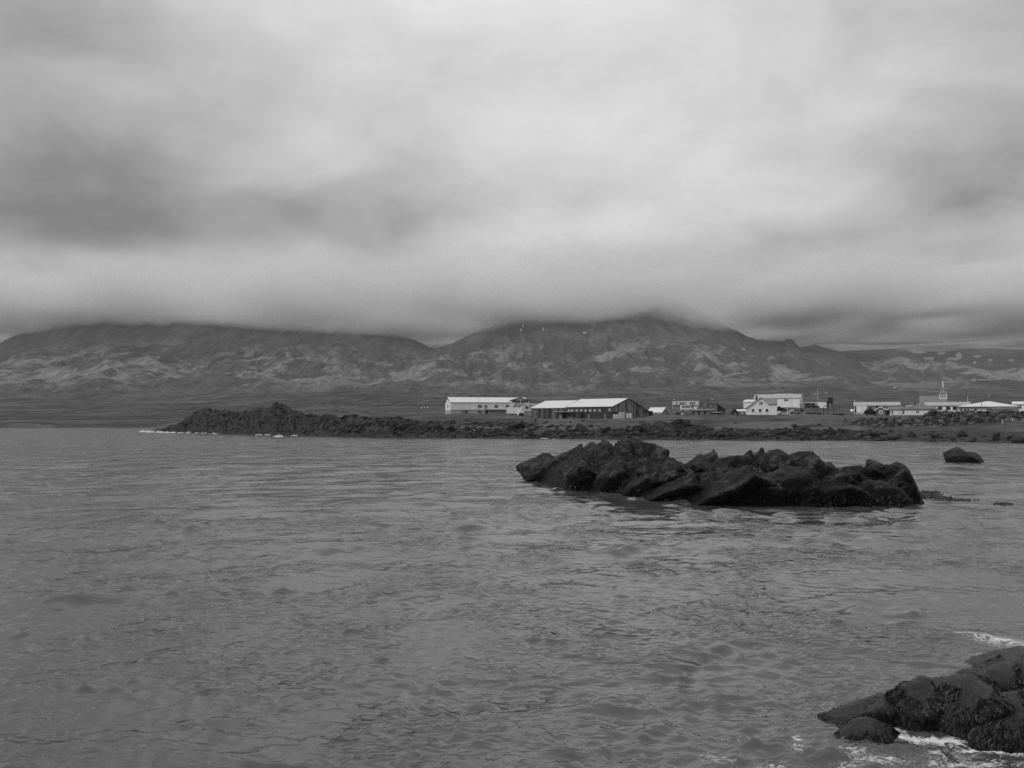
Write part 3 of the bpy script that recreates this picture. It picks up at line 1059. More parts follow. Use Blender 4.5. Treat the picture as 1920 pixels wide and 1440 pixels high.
# --- the long islet in the bay
def make_islet():
    org = at(1345, 935)
    root = empty("rock_islet", (org.x, org.y, 0))
    tag(root, "long dark basalt islet with tilted slabs, standing in the open bay", "rock islet")
    weed_pts = []

    def put(seed, px, py_top, py_base, wpx, depth_m, dY, level=5, rot=(0, 0, 0), name="boulder", **kw):
        """boulder whose top is seen at py_top, sitting dY behind the front waterline"""
        f = at(px, py_base)
        Yc = f.y + dY
        top = at_d(px, py_top, Yc)
        w = wpx / F * Yc / 2
        zb = -0.7
        h = (top.z - zb) / 2
        c = Vector((top.x, Yc, zb + h))
        o, V = boulder_part(name, root, seed, c - root.location, (w * 1.06, depth_m, h * 0.97), level, rot, **kw)
        weed_pts.append((V + np.array(c)))
        return o
    slab = dict(planes=10, sharp=34, amp=0.085, freq=2.0, step=0.17)
    blk = dict(planes=13, sharp=40, amp=0.08, freq=2.2, step=0.10)
    # left low slab
    put(1, 1022, 862, 903, 92, 2.4, 1.0, rot=(0, 0, .2), **slab)
    put(2, 1050, 856, 906, 70, 2.4, 2.2, rot=(0, 0, -.2), level=4, **slab)
    put(3, 1076, 849, 910, 60, 2.0, 4.0, rot=(0, .1, .4), level=4, **blk)
    # main pile
    put(4, 1122, 839, 916, 86, 2.6, 4.0, rot=(0, -.15, .2), **blk)
    put(5, 1098, 862, 920, 84, 2.0, 1.4, rot=(0, -.2, 0), **slab)
    put(6, 1152, 836, 921, 62, 2.2, 3.2, rot=(0, -.35, .1), **slab)
    put(7, 1176, 826, 924, 52, 2.0, 3.2, rot=(0, -.25, 0), **blk)
    put(8, 1201, 827, 926, 50, 2.3, 3.4, rot=(0, .15, .5), **blk)
    put(9, 1160, 862, 924, 100, 2.0, 1.0, rot=(0, -.2, .1), **blk)
    put(10, 1222, 846, 930, 44, 2.0, 3.8, rot=(0, .3, 0), level=4, **blk)
    put(11, 1244, 852, 934, 94, 2.4, 2.6, rot=(0, -.3, .1), **slab)
    put(12, 1215, 880, 931, 90, 2.0, 1.0, rot=(0, -.3, 0), **slab)
    # saddle and middle
    put(13, 1308, 858, 940, 80, 2.2, 3.6, rot=(0, .1, .2), level=4, **blk)
    put(14, 1328, 844, 940, 56, 2.0, 4.2, rot=(0, .2, 0), level=4, **blk)
    put(15, 1290, 890, 938, 130, 2.2, 1.2, rot=(0, -.1, 0), **slab)
    put(16, 1375, 847, 944, 74, 2.4, 3.6, rot=(0, .05, .2), **blk)
    put(17, 1396, 848, 944, 36, 1.6, 4.0, rot=(0, .1, .1), level=4, **blk)
    put(18, 1380, 880, 945, 150, 2.2, 1.6, rot=(0, -.25, 0), **slab)
    put(19, 1432, 852, 946, 40, 1.6, 4.4, level=4, **blk)
    put(20, 1455, 852, 946, 90, 2.2, 4.0, rot=(0, .1, 0), level=4, **blk)
    put(21, 1430, 896, 946, 130, 1.8, 0.8, rot=(0, -.4, 0), **slab)
    put(22, 1510, 856, 947, 110, 2.4, 3.4, rot=(0, .1, .1), **blk)
    put(23, 1490, 884, 947, 150, 2.2, 1.6, rot=(0, .1, 0), **slab)
    put(24, 1560, 872, 947, 110, 2.2, 2.8, rot=(0, .15, 0), **blk)
    put(25, 1560, 898, 947, 140, 1.9, 0.9, rot=(0, .05, 0), **slab)
    # right end
    put(26, 1604, 872, 947, 54, 1.8, 3.0, rot=(0, .1, .3), level=4, **blk)
    put(27, 1640, 865, 946, 44, 1.5, 3.0, rot=(0, -.3, .2), level=4, **blk)
    put(28, 1672, 874, 946, 76, 2.2, 2.4, rot=(0, .15, .1), **blk)
    put(29, 1640, 894, 946, 110, 1.9, 1.0, rot=(0, 0, 0), **blk)
    put(30, 1690, 890, 945, 32, 1.4, 1.6, rot=(0, -.1, 0), level=4, **blk)
    # rubble bed that ties the blocks together
    NU, NV = 230, 60
    u = np.linspace(1000, 1702, NU)
    bx = [980, 1010, 1060, 1140, 1210, 1290, 1340, 1500, 1690, 1702]
    by = [905, 904, 918, 923, 931, 940, 945, 947, 946, 944]
    hy = [903, 882, 862, 850, 858, 884, 876, 874, 892, 925]
    VV = []
    for px in u:
        f = at(px, np.interp(px, bx, by))
        top = at_d(px, np.interp(px, bx, hy), f.y + 3.2)
        for v in np.linspace(0, 1, NV):
            y = f.y - 0.5 + 8.0 * v
            prof_ = math.sin(min(v / 0.42, 1.0) * math.pi / 2) ** 0.75 if v < 0.42 else max(math.cos((v - 0.42) / 0.58 * math.pi / 2), 0.0) ** 0.8
            VV.append(((px - 960) / F * f.y * (1 + (y - f.y) / f.y), y, -0.5 + (top.z + 0.35) * prof_))
    VV = np.array(VV)
    VV[:, 2] += 0.42 * (fbm2(VV[:, 0] / 1.3, VV[:, 1] / 1.1, 5, 0.6, ridged=True) - 0.25) + 0.10 * fbm2(VV[:, 0] / .35, VV[:, 1] / .35, 3)
    VV[:, 1] -= 0.25 * fbm2(VV[:, 0] / .9, VV[:, 2] / .5, 4)
    me_ = mesh_np("rubble_bed", VV - np.array(root.location), grid_faces(NU, NV)[:, ::-1], True)
    obj_from("rubble_bed", me_, M_BASALT, root)
    weed_pts.append(VV)
    # small broken stones lying on top and along the ledges
    rr = random.Random(5)
    for i in range(46):
        px = rr.uniform(1085, 1690)
        ref = at(px, np.interp(px, [1060, 1290, 1690], [918, 940, 946]))
        Yc = ref.y + rr.uniform(0.6, 3.0)
        pt = at_d(px, rr.uniform(872, 905), Yc)
        s = rr.uniform(0.22, 0.5)
        boulder_part("stone", root, 60 + i % 9, pt - root.location, (s * 1.3, s, s * .8), 3, (rr.uniform(-.5, .5), rr.uniform(-.5, .5), rr.uniform(0, 6)),
                     planes=12, sharp=16, amp=0.09, freq=2.5)
    # rockweed on the lower faces
    P = np.concatenate(weed_pts)
    rs = np.random.RandomState(3)
    lim = 0.55 + 0.5 * fbm2(P[:, 0] / 1.5, P[:, 1] / 1.5, 3)
    front = P[:, 1] < np.interp(P[:, 0], [0, 25], [66, 58]) + 3
    P = P[(P[:, 2] < lim) & (P[:, 2] > -0.1) & front]
    P = P[rs.choice(len(P), min(6000, len(P)), replace=False)]
    V, Fc = weed_ribbons(P + rs.normal(size=P.shape) * 0.03, rs, 0.055, 0.12)
    o = obj_from("rockweed", mesh_np("rockweed", V - np.array(root.location), Fc, False), M_WEED, root)
    o["kind"] = "stuff"
    return root


def weed_ribbons(P, rs, w, L):
    """short drooping fronds, three quads each"""
    n = len(P)
    a = rs.uniform(0, 6.28, n)
    d = np.stack([np.cos(a) * .7, np.sin(a) * .6 - 0.5, -1.0 + 0 * a], 1)
    d /= np.linalg.norm(d, axis=1)[:, None]
    side = np.stack([-d[:, 1], d[:, 0], 0 * a], 1)
    side /= np.linalg.norm(side, axis=1)[:, None]
    Ls = L * rs.uniform(0.6, 1.6, n)[:, None]
    ws = w * rs.uniform(0.5, 1.2, n)[:, None]
    p0 = P
    p1 = P + d * Ls * 0.6 + np.array([0, -0.03, 0.02]) * Ls / L
    p2 = p1 + d * Ls * 0.7 + np.array([0, -0.01, -0.04]) * Ls / L
    V = np.stack([p0 - side * ws * .5, p0 + side * ws * .5, p1 + side * ws * .6, p1 - side * ws * .6, p2 + side * ws * .2, p2 - side * ws * .2], 1).reshape(-1, 3)
    b = np.arange(n)[:, None] * 6
    Fc = np.concatenate([b + np.array([[0, 1, 2, 3]]), b + np.array([[3, 2, 4, 5]])])
    return V, Fc


make_islet()


def lone_rock():
    p = at(1808, 866)
    root = empty("sea_rock", (p.x, p.y, 0))
    tag(root, "lone squat dark rock standing in the bay below the sea wall", "rock")
    boulder_part("boulder", root, 77, Vector((-0.35, 0.6, 0.35)), (1.5, 1.5, 1.0), 5, (0, 0, .2), planes=13, sharp=20, amp=0.08, freq=2.4, step=.05)
    boulder_part("boulder", root, 78, Vector((0.75, 0.6, 0.2)), (1.4, 1.3, 0.95), 5, (0, 0, -.3), planes=13, sharp=20, amp=0.08, freq=2.4, step=.05)
    # low ledges awash at the edge of the islet
    return root


lone_rock()


# --- weed-covered boulders in the foreground
def make_front_rocks():
    org = at(1830, 1380)
    root = empty("shore_boulders", (org.x, org.y, 0))
    root.name = "weedy_rock_ledge"
    tag(root, "rounded wet rock ledge hung with dark seaweed, foam washing round its foot", "rock ledge")
    specs = [  # px, py_top, py_base, width px, depth, dY, seed, rot
        (1640, 1314, 1358, 165, 0.40, 0.40, 201, (0, 0.05, 0.12)),
        (1724, 1292, 1366, 84, 0.36, 0.34, 202, (0, 0.0, 0.3)),
        (1822, 1284, 1384, 128, 0.55, 0.50, 203, (0, -0.1, 0.1)),
        (1905, 1312, 1402, 150, 0.60, 0.45, 204, (0, 0.1, -0.2)),
        (1772, 1284, 1352, 120, 0.7, 1.1, 205, (0, 0.1, 0.2)),
        (1868, 1254, 1352, 130, 0.6, 1.5, 211, (0, 0.0, 0.2)),
        (1900, 1238, 1330, 150, 0.9, 2.3, 206, (0, -0.05, 0.1)),
        (1985, 1246, 1385, 160, 1.0, 1.6, 207, (0, 0, 0)),
        (2010, 1290, 1420, 180, 1.0, 0.6, 209, (0, 0, 0)),
        (1825, 1262, 1320, 90, 0.4, 1.9, 212, (0, 0, 0)),
        (1622, 1356, 1388, 110, 0.30, 0.28, 208, (0, 0.05, 0)),
    ]
    strands = []
    rs = np.random.RandomState(9)
    for (px, pt, pb, wpx, dep, dY, seed, rot) in specs:
        f = at(px, pb)
        Yc = f.y + dY
        top = at_d(px, pt, Yc)
        w = wpx / F * Yc / 2
        zb = -0.45
        h = (top.z - zb) / 2
        c = Vector((top.x, Yc, zb + h))
        rk = Rock(seed, planes=12, sharp=9, amp=0.10, freq=1.9, dmin=0.78, dmax=1.0)
        size = np.array((w * 1.08, dep, h * 1.10))
        me, V = rock_mesh("boulder", rk, size, 5, rot)
        o = obj_from("boulder", me, M_WEEDROCK, root)
        o.location = c - root.location
        # trace fronds down the surface
        R = np.array(Matrix.Rotation(rot[2], 3, 'Z') @ Matrix.Rotation(rot[1], 3, 'Y') @ Matrix.Rotation(rot[0], 3, 'X'))

        def surf(Q):
            L = (Q @ R) / size
            L /= np.linalg.norm(L, axis=1)[:, None]
            return (L * rk.radius(L)[:, None] * size) @ R.T
        n = int(900 + 3600 * w)
        D = rs.normal(size=(n * 3, 3))
        D[:, 2] += 0.25
        P = surf(D)
        nz = (P[:, 2] / size[2] ** 2) / np.linalg.norm(P / size ** 2, axis=1)
        keep = (P[:, 2] + c.z > 0.0) & (P[:, 1] < 0.5 * dep) & (fbm3(P * 2.3 + seed, 3) > (nz - 0.70) * 1.4)
        P = P[keep][:n]
        pts = [P]
        lat = np.repeat(fbm3(P * 3 + 5, 2)[:, None], 3, 1) * np.array([1.0, 0.3, 0])
        for k in range(5):
            Q = pts[-1]
            nr = Q / (size ** 2)
            nr /= np.linalg.norm(nr, axis=1)[:, None]
            g = np.array([0, 0, -1.0]) + lat * 1.6 + rs.normal(size=Q.shape) * 0.55
            tg = g - (g * nr).sum(1)[:, None] * nr
            tg /= np.maximum(np.linalg.norm(tg, axis=1)[:, None], 0.2)
            Qn = surf(Q + tg * 0.045)
            pts.append(Qn)
        ring = []
        tilt = rs.normal(size=len(P)) * 0.6
        for k, Q in enumerate(pts):
            nr = Q / (size ** 2)
            nr /= np.linalg.norm(nr, axis=1)[:, None]
            sd = np.cross(nr, [0, 0, 1.0]) + 1e-6
            sd /= np.linalg.norm(sd, axis=1)[:, None]
            ww = 0.011 * (1.0 - 0.13 * k)
            lift = 0.012 + 0.022 * math.sin(0.6 * k + .3)
            tl = tilt[:, None] * ww
            ring.append((Q + nr * (lift + tl) - sd * ww, Q + nr * (lift - tl) + sd * ww))
        m = len(P)
        Vs = np.stack([q for pr in ring for q in pr], 1).reshape(-1, 3) + np.array(c)
        b = np.arange(m)[:, None] * 12
        Fc = np.concatenate([b + np.array([[2 * k, 2 * k + 1, 2 * k + 3, 2 * k + 2]]) for k in range(5)])
        strands.append((Vs, Fc))
    off, VV, FF = 0, [], []
    for (v, f) in strands:
        VV.append(v)
        FF.append(f + off)
        off += len(v)
    V = np.concatenate(VV) - np.array(root.location)
    o = obj_from("seaweed", mesh_np("seaweed", V, np.concatenate(FF), False), M_WEED, root)
    o["kind"] = "stuff"
    return root


make_front_rocks()


# --- boulders of the sea wall, stones of the shore
def low_boulders(prefix, seeds, n=8, level=2):
    out = []
    for i in range(n):
        rk = Rock(seeds + i, planes=12, sharp=20, amp=0.10, freq=1.6, strata=Vector((0.1 * i - .3, 0.2, 0.9)).normalized(), dmin=.65)
        me, V = rock_mesh(prefix, rk, (1, 1, 1), level, (0, 0, 0), False)
        out.append(me)
    return out


def make_sea_wall():
    rr = random.Random(21)
    p0 = at_d(1640, 795, 245)
    root = empty("sea_wall", (p0.x, p0.y, 2.0))
    tag(root, "long bank of dark quarried boulders armouring the shore below the houses", "sea wall")
    meshes = low_boulders("wall_boulder", 300, 9, 2)
    for me_ in meshes:
        me_.materials.append(M_BOULDER)
    def wall_line(px):
        Y = np.interp(px, [1540, 1640, 1760, 1920, 2100, 2300], [262, 250, 243, 236, 228, 220])
        ytop = np.interp(px, [1540, 1600, 1700, 1728, 1745, 1920, 2100, 2300], [792, 785, 783, 781, 772, 771, 770, 770])
        return Y, ytop
    # core bank behind the boulders
    xs = np.linspace(1545, 2300, 90)
    V, Fc = [], []
    for i, px in enumerate(xs):
        Y, yt = wall_line(px)
        top = at_d(px, yt, Y + 6)
        z1 = top.z - 0.6
        x = top.x
        for (dy, z) in ((-2.2, 1.0), (2.0, z1 * .55 + .6), (5.4, z1), (9, z1), (13, min(z1, 5.0) - .5)):
            V.append((x * (Y + dy) / (Y + 6), Y + dy, z))
    nsec = 5
    for i in range(len(xs) - 1):
        for k in range(nsec - 1):
            a = i * nsec + k
            Fc.append((a, a + nsec, a + nsec + 1, a + 1))
    core = MB().add(V, Fc).mesh("rubble_core")
    co = obj_from("rubble_core", core, M_SHORE_ROCK, root)
    co.location = -Vector(root.location)
    cand = []
    for px in np.arange(1552, 2150, 5.2):
        Y, yt = wall_line(px)
        top = at_d(px, yt, Y + 6).z - 0.5
        zb = 1.5
        nrow = max(3, int(round((top - zb) / 0.72)) + 1)
        for k in range(nrow + 2):
            f = min(k / nrow, 1.0)
            yy = Y - 1.2 + 7.0 * f + (1.3 * (k - nrow) if k > nrow else 0)
            z = zb + (top - zb) * f
            p = px + rr.uniform(-3.5, 3.5)
            cand.append((((p - 960) / F) * yy, yy + rr.uniform(-.3, .3), z + rr.uniform(-.2, .25), p))
    rr.shuffle(cand)
    vis = [c for c in cand if c[3] < 1935]
    rest = [c for c in cand if c[3] >= 1935]
    def place(c):
        s = rr.uniform(0.42, 0.80) * (1.2 if rr.random() < .2 else 1.0)
        sc = (s * rr.uniform(1.0, 1.7), s * rr.uniform(.9, 1.3), s * rr.uniform(.6, .95))
        ro = (rr.uniform(-.5, .5), rr.uniform(-.5, .5), rr.uniform(0, 6.28))
        return sc, ro
    rest = rest + vis[300:]
    for i, c in enumerate(vis[:300]):
        sc, ro = place(c)
        o = bpy.data.objects.new("boulder", meshes[i % len(meshes)])
        o.location = Vector(c[:3]) - root.location
        o.scale = sc
        o.rotation_euler = ro
        link(o, root)
    V, Fc, off = [], [], 0
    for i, c in enumerate(rest):
        sc, ro = place(c)
        me_ = meshes[i % len(meshes)]
        v = np.array([q.co[:] for q in me_.vertices]) * np.array(sc)
        R = np.array(Matrix.Rotation(ro[2], 3, 'Z') @ Matrix.Rotation(ro[0], 3, 'X'))
        v = v @ R.T + np.array(c[:3]) - np.array(root.location)
        f = np.array([list(p.vertices) for p in me_.polygons]) + off
        off += len(v)
        V.append(v)
        Fc.append(f)
    if V:
        o = obj_from("boulders", mesh_np("boulders", np.concatenate(V), np.concatenate(Fc), False), M_BOULDER, root)
        o.name = "boulder_rubble"
        o["kind"] = "stuff"


make_sea_wall()


def make_shore_rocks():
    rr = random.Random(33)
    meshes = low_boulders("shore_rock", 500, 8, 3)
    for me_ in meshes:
        me_.materials.append(M_SHORE_ROCK)
    big, small = [], []
    # along the whole waterline and over the headland
    for i in range(2600):
        px = rr.uniform(300, 1660) if rr.random() < .95 else rr.uniform(1640, 1930)
        t = (px - 960) / F
        sh = float(shore(np.array([t]))[0])
        hd = px < 640
        s = abs(rr.gauss(0, 7 if not hd else 5)) + rr.uniform(-2, 3)
        Y = sh + s
        if px < 330 and s > 10:
            continue
        size = abs(rr.gauss(0, 0.30)) + 0.18
        if hd:
            size *= 0.8
        if rr.random() < 0.03:
            size *= 2.0
        small.append((t * Y, Y, size, px))
    # rougher outcrops where the photograph shows them
    for (cx, cy, rx, ry, n, sz) in [(1260, 808, 80, 8, 90, 1.1), (1300, 818, 110, 5, 80, .8), (1545, 815, 60, 5, 60, .8), (1430, 816, 60, 4, 30, .7),
                                    (800, 800, 110, 10, 170, .75), (960, 800, 90, 7, 120, .7), (880, 815, 120, 5, 90, .8), (700, 796, 120, 6, 120, .8)]:
        for i in range(n):
            px = rr.gauss(cx, rx * .55)
            py = rr.gauss(cy, ry * .55)
            t = (px - 960) / F
            sh = float(shore(np.array([t]))[0])
            Y = sh + max(0, (np.interp(px, SHORE_X, SHORE_Y) - py)) * 0.95
            small.append((t * Y, Y, sz * (abs(rr.gauss(0, .38)) + .3), px))
    A = np.array(small)
    zz = terrain(A[:, 0], A[:, 1])
    keep = zz > -0.9
    A, zz = A[keep], zz[keep]
    order = np.argsort(-A[:, 2] / A[:, 1])
    V, Fc, off = [], [], 0
    cache = [(np.array([q.co[:] for q in me_.vertices]), np.array([list(p.vertices) for p in me_.polygons])) for me_ in low_boulders("shore_rubble", 520, 8, 1)]
    for rank, i in enumerate(order):
        x, y, s, px = A[i]
        sc = (s * rr.uniform(1.0, 1.6), s * rr.uniform(.8, 1.3), s * rr.uniform(.5, .85))
        rz = rr.uniform(0, 6.28)
        z = zz[i] + 0.12 * s
        if rank < 150:
            o = bpy.data.objects.new("shore_boulder", meshes[rank % 8])
            o.location = (x, y, z)
            o.scale = sc
            o.rotation_euler = (rr.uniform(-.4, .4), rr.uniform(-.4, .4), rz)
            link(o)
            big_ = "big" if s > 1.0 else "smaller"
            if px < 660:
                tag(o, big_ + " dark boulder lying on the rocky headland", "boulder", big_ + " boulders on the headland")
            else:
                where = ("between the headland and the white factory" if px < 840 else "below the long white factory" if px < 990 else
                         "below the dark storage shed" if px < 1220 else "below the weathered house and its annex" if px < 1390 else
                         "below the gabled white house" if px < 1500 else "where the rocks meet the dark beach")
                tag(o, big_ + " dark boulder on the waterline " + where, "boulder", big_ + " shore boulders " + where)
        else:
            v, f = cache[rank % 8]
            c_, s_ = math.cos(rz), math.sin(rz)
            w = v * np.array(sc)
            w = np.stack([w[:, 0] * c_ - w[:, 1] * s_, w[:, 0] * s_ + w[:, 1] * c_, w[:, 2]], 1) + np.array([x, y, z])
            V.append(w)
            Fc.append(f + off)
            off += len(w)
    o = obj_from("shore_rubble", mesh_np("shore_rubble", np.concatenate(V), np.concatenate(Fc), False), M_SHORE_ROCK)
    o["kind"] = "stuff"
    o["label"] = "dark broken rock and shingle strewn along the shoreline"
    o["category"] = "rubble"


make_shore_rocks()


# --- floating weed, surf and spray
def make_kelp():
    rs = np.random.RandomState(4)
    segs = [(1715, 927, 34, 4), (1742, 930, 30, 5), (1768, 934, 16, 3), (1740, 924, 22, 3), (1800, 938, 22, 1.0), (1882, 946, 16, 2.2)]
    P = []
    for (cx, cy, rx, ry) in segs:
        n = int(6 * rx * ry ** .5)
        for k in range(n):
            q = at(cx + rs.normal() * rx * .5, cy + rs.normal() * ry * .5)
            P.append((q.x, q.y, 0.04 + abs(rs.normal()) * 0.03))
    P = np.array(P)
    V, Fc = weed_ribbons(P, rs, 0.10, 0.22)
    o = obj_from("floating_kelp", mesh_np("floating_kelp", V, Fc, False), M_WEED)
    o["kind"] = "stuff"
    o["label"] = "dark floating seaweed trailing from the end of the islet"
    o["category"] = "seaweed"


make_kelp()


def make_surf():
    rs = np.random.RandomState(6)
    V, Fc, off = [], [], 0
    D, f0 = ico(1)
    lines = [  # px0, px1, py0, py1, jitter px, count, drop size m, height m
        (262, 320, 809.2, 810.6, 1.0, 420, .30, .25), (300, 412, 810.6, 812.8, .8, 560, .34, .3), (370, 402, 809, 811.5, 1.2, 180, .35, .9),
        (480, 508, 815.2, 815.6, .5, 120, .28, .2), (512, 530, 818.5, 819, .5, 90, .28, .2), (545, 558, 816.6, 817, .4, 60, .26, .2),
        (573, 592, 808, 812.6, 1.6, 200, .30, 1.6), (630, 645, 816.5, 817, .4, 60, .28, .2), (684, 708, 818.4, 819.6, .6, 120, .28, .3),
        (1364, 1382, 822.6, 824, .6, 90, .24, .3), (1772, 1790, 824.8, 826.4, .5, 80, .22, .25), (820, 850, 820.8, 821.3, .3, 60, .2, .15), (1010, 1040, 822.4, 822.8, .3, 40, .2, .15),
        (1163, 1176, 922, 925, 1.5, 140, .06, .15), (1056, 1066, 905, 914, 2.0, 140, .06, .2), (1190, 1260, 928, 938, 1.5, 160, .05, .08),
    ]
    for (x0, x1, y0, y1, jit, n, sz, hh) in lines:
        for k in range(int(n * 1.8)):
            u = rs.uniform()
            den = 0.5 + 0.9 * float(pn2(np.array([(x0 + (x1 - x0) * u) / 7.0]), np.array([y0 * 1.7]))[0])
            if rs.uniform() > den:
                continue
            q = at(x0 + (x1 - x0) * u, y0 + (y1 - y0) * u + rs.normal() * jit * .8)
            s = sz * rs.uniform(.25, .85)
            z = abs(rs.normal()) * hh * .8 * max(den, .1) * (1 - abs(2 * u - 1) ** 2 * .7)
            V.append(D * np.array([s * 1.5, s, s * .6]) + np.array([q.x, q.y, z + 0.02]))
            Fc.append(f0 + off)
            off += len(D)
    o = obj_from("surf_foam", mesh_np("surf_foam", np.concatenate(V), np.concatenate(Fc), True), M_SPRAY)
    o["kind"] = "stuff"
    o["label"] = "white surf and spray breaking along the rocky shore"
    o["category"] = "surf"


make_surf()
# ------------------------------------------------------------------ the village
def wall_mat(name, val, boards=0.0, rough=0.75, stain=0.12, horizontal=False):
    """painted or weathered wall: stains run down, boards show as joints"""
    m, T = new_mat(name)
    tc = T.new('ShaderNodeTexCoord').outputs['Object']
    sep = T.new('ShaderNodeSeparateXYZ')
    T.t.links.new(tc, sep.inputs[0])
    n = T.noise(T.mapping(tc, scale=(1, 1, 0.18)), 1.3, 5.0, 0.65)
    n2 = T.noise(tc, 0.5, 4.0, 0.6)
    c = T.mapr(n, 0.3, 0.7, val * (1 - stain * 1.5), val * (1 + stain), 'LINEAR')
    c = T.math('MULTIPLY', c, T.mapr(n2, 0.3, 0.7, 1 - stain, 1 + stain * .5, 'LINEAR'))
    hg = None
    if boards:
        co = sep.outputs[2] if horizontal else T.math('ADD', sep.outputs[0], sep.outputs[1])
        saw = T.math('FRACT', T.math('DIVIDE', co, boards))
        gap = T.math('LESS_THAN', saw, 0.12)
        c = T.mix(T.math('MULTIPLY', gap, 0.35), c, val * 0.4)
        hg = T.math('ABSOLUTE', T.math('SUBTRACT', saw, 0.5))
    finish(T, c, rough, hg, 0.5, 0.03, spec=0.25)
    return m


def plank_mat(name, dark, light, width=0.8, frac=0.5):
    """weathered sheets and planks, each with its own tone"""
    m, T = new_mat(name)
    tc = T.new('ShaderNodeTexCoord').outputs['Object']
    sep = T.new('ShaderNodeSeparateXYZ')
    T.t.links.new(tc, sep.inputs[0])
    co = T.math('ADD', sep.outputs[0], sep.outputs[1])
    cell = T.math('FLOOR', T.math('DIVIDE', co, width))
    wn = T.new('ShaderNodeTexWhiteNoise', noise_dimensions='1D')
    T.put(wn.inputs['W'], cell)
    n = T.noise(T.mapping(tc, scale=(1, 1, 0.22)), 1.6, 5.0, 0.7, 0.6)
    k = T.math('ADD', T.math('MULTIPLY', wn.outputs[0], 0.75), T.math('MULTIPLY', T.math('SUBTRACT', n, 0.5), 1.6))
    c = T.mapr(k, frac - 0.25, frac + 0.25, dark, light)
    saw = T.math('FRACT', T.math('DIVIDE', co, width))
    c = T.mix(T.math('MULTIPLY', T.math('LESS_THAN', saw, 0.1), 0.6), c, dark * 0.5)
    finish(T, c, 0.85, T.math('MULTIPLY', saw, 0.4), 0.4, 0.03, spec=0.15)
    return m


W_WHITE = wall_mat("white_paint", 0.70, 0.0, stain=0.10)
W_WHITE2 = wall_mat("white_cladding", 0.68, 0.30, stain=0.06, horizontal=True)
W_CREAM = wall_mat("pale_render", 0.62, 0.0, stain=0.08)
W_GREY = wall_mat("grey_render", 0.20, 0.0, stain=0.12)
W_LGREY = wall_mat("light_grey_cladding", 0.36, 0.6, stain=0.1)
W_BROWN = wall_mat("weathered_cladding", 0.16, 0.35, stain=0.15)
W_DARK = wall_mat("dark_tarred_boards", 0.030, 0.35, stain=0.25)
W_DARK2 = wall_mat("dark_painted_sheet", 0.040, 0.9, stain=0.2)
W_CONC = wall_mat("concrete_plinth", 0.24, 0.0, stain=0.15)
W_PLANK = plank_mat("grey_weathered_planks", 0.030, 0.13, 0.72, 0.42)
W_GABLE = plank_mat("patched_gable_sheets", 0.035, 0.26, 0.62, 0.36)
R_WHITE = wall_mat("white_sheet_roof", 0.60, 0.9, 0.5, stain=0.05)
R_LIGHT = wall_mat("light_sheet_roof", 0.34, 0.6, 0.5, stain=0.06)
R_GREY = wall_mat("grey_sheet_roof", 0.19, 0.4, 0.6, stain=0.12)
R_MID = wall_mat("mid_grey_roof", 0.15, 0.4, 0.6, stain=0.12)
R_DARK = wall_mat("dark_roof", 0.045, 0.4, 0.6, stain=0.15)
GLASS = simple_mat("window_glass", 0.015, 0.08, 0.2, 3.0, spec=0.6)
TRIM = simple_mat("white_trim", 0.70, 0.6, 0.05, 3.0)
TRIM_D = simple_mat("dark_trim", 0.03, 0.6, 0.2, 3.0)
STEEL = simple_mat("galvanised_steel", 0.16, 0.5, 0.1, 3.0, metal=0.2)
LAMPW = simple_mat("lamp_head_white", 0.72, 0.5, 0.05, 3.0)
TYRE = simple_mat("tyre_rubber", 0.02, 0.9, 0.2, 3.0)
CARW = simple_mat("white_car_paint", 0.62, 0.3, 0.04, 2.0, spec=0.5)
CARG = simple_mat("grey_car_paint", 0.22, 0.3, 0.06, 2.0, spec=0.5)
LEAF = simple_mat("shrub_leaf", 0.030, 0.8, 0.4, 3.0)
BARK = simple_mat("shrub_bark", 0.05, 0.9, 0.3, 4.0)
MUNTIN = TRIM


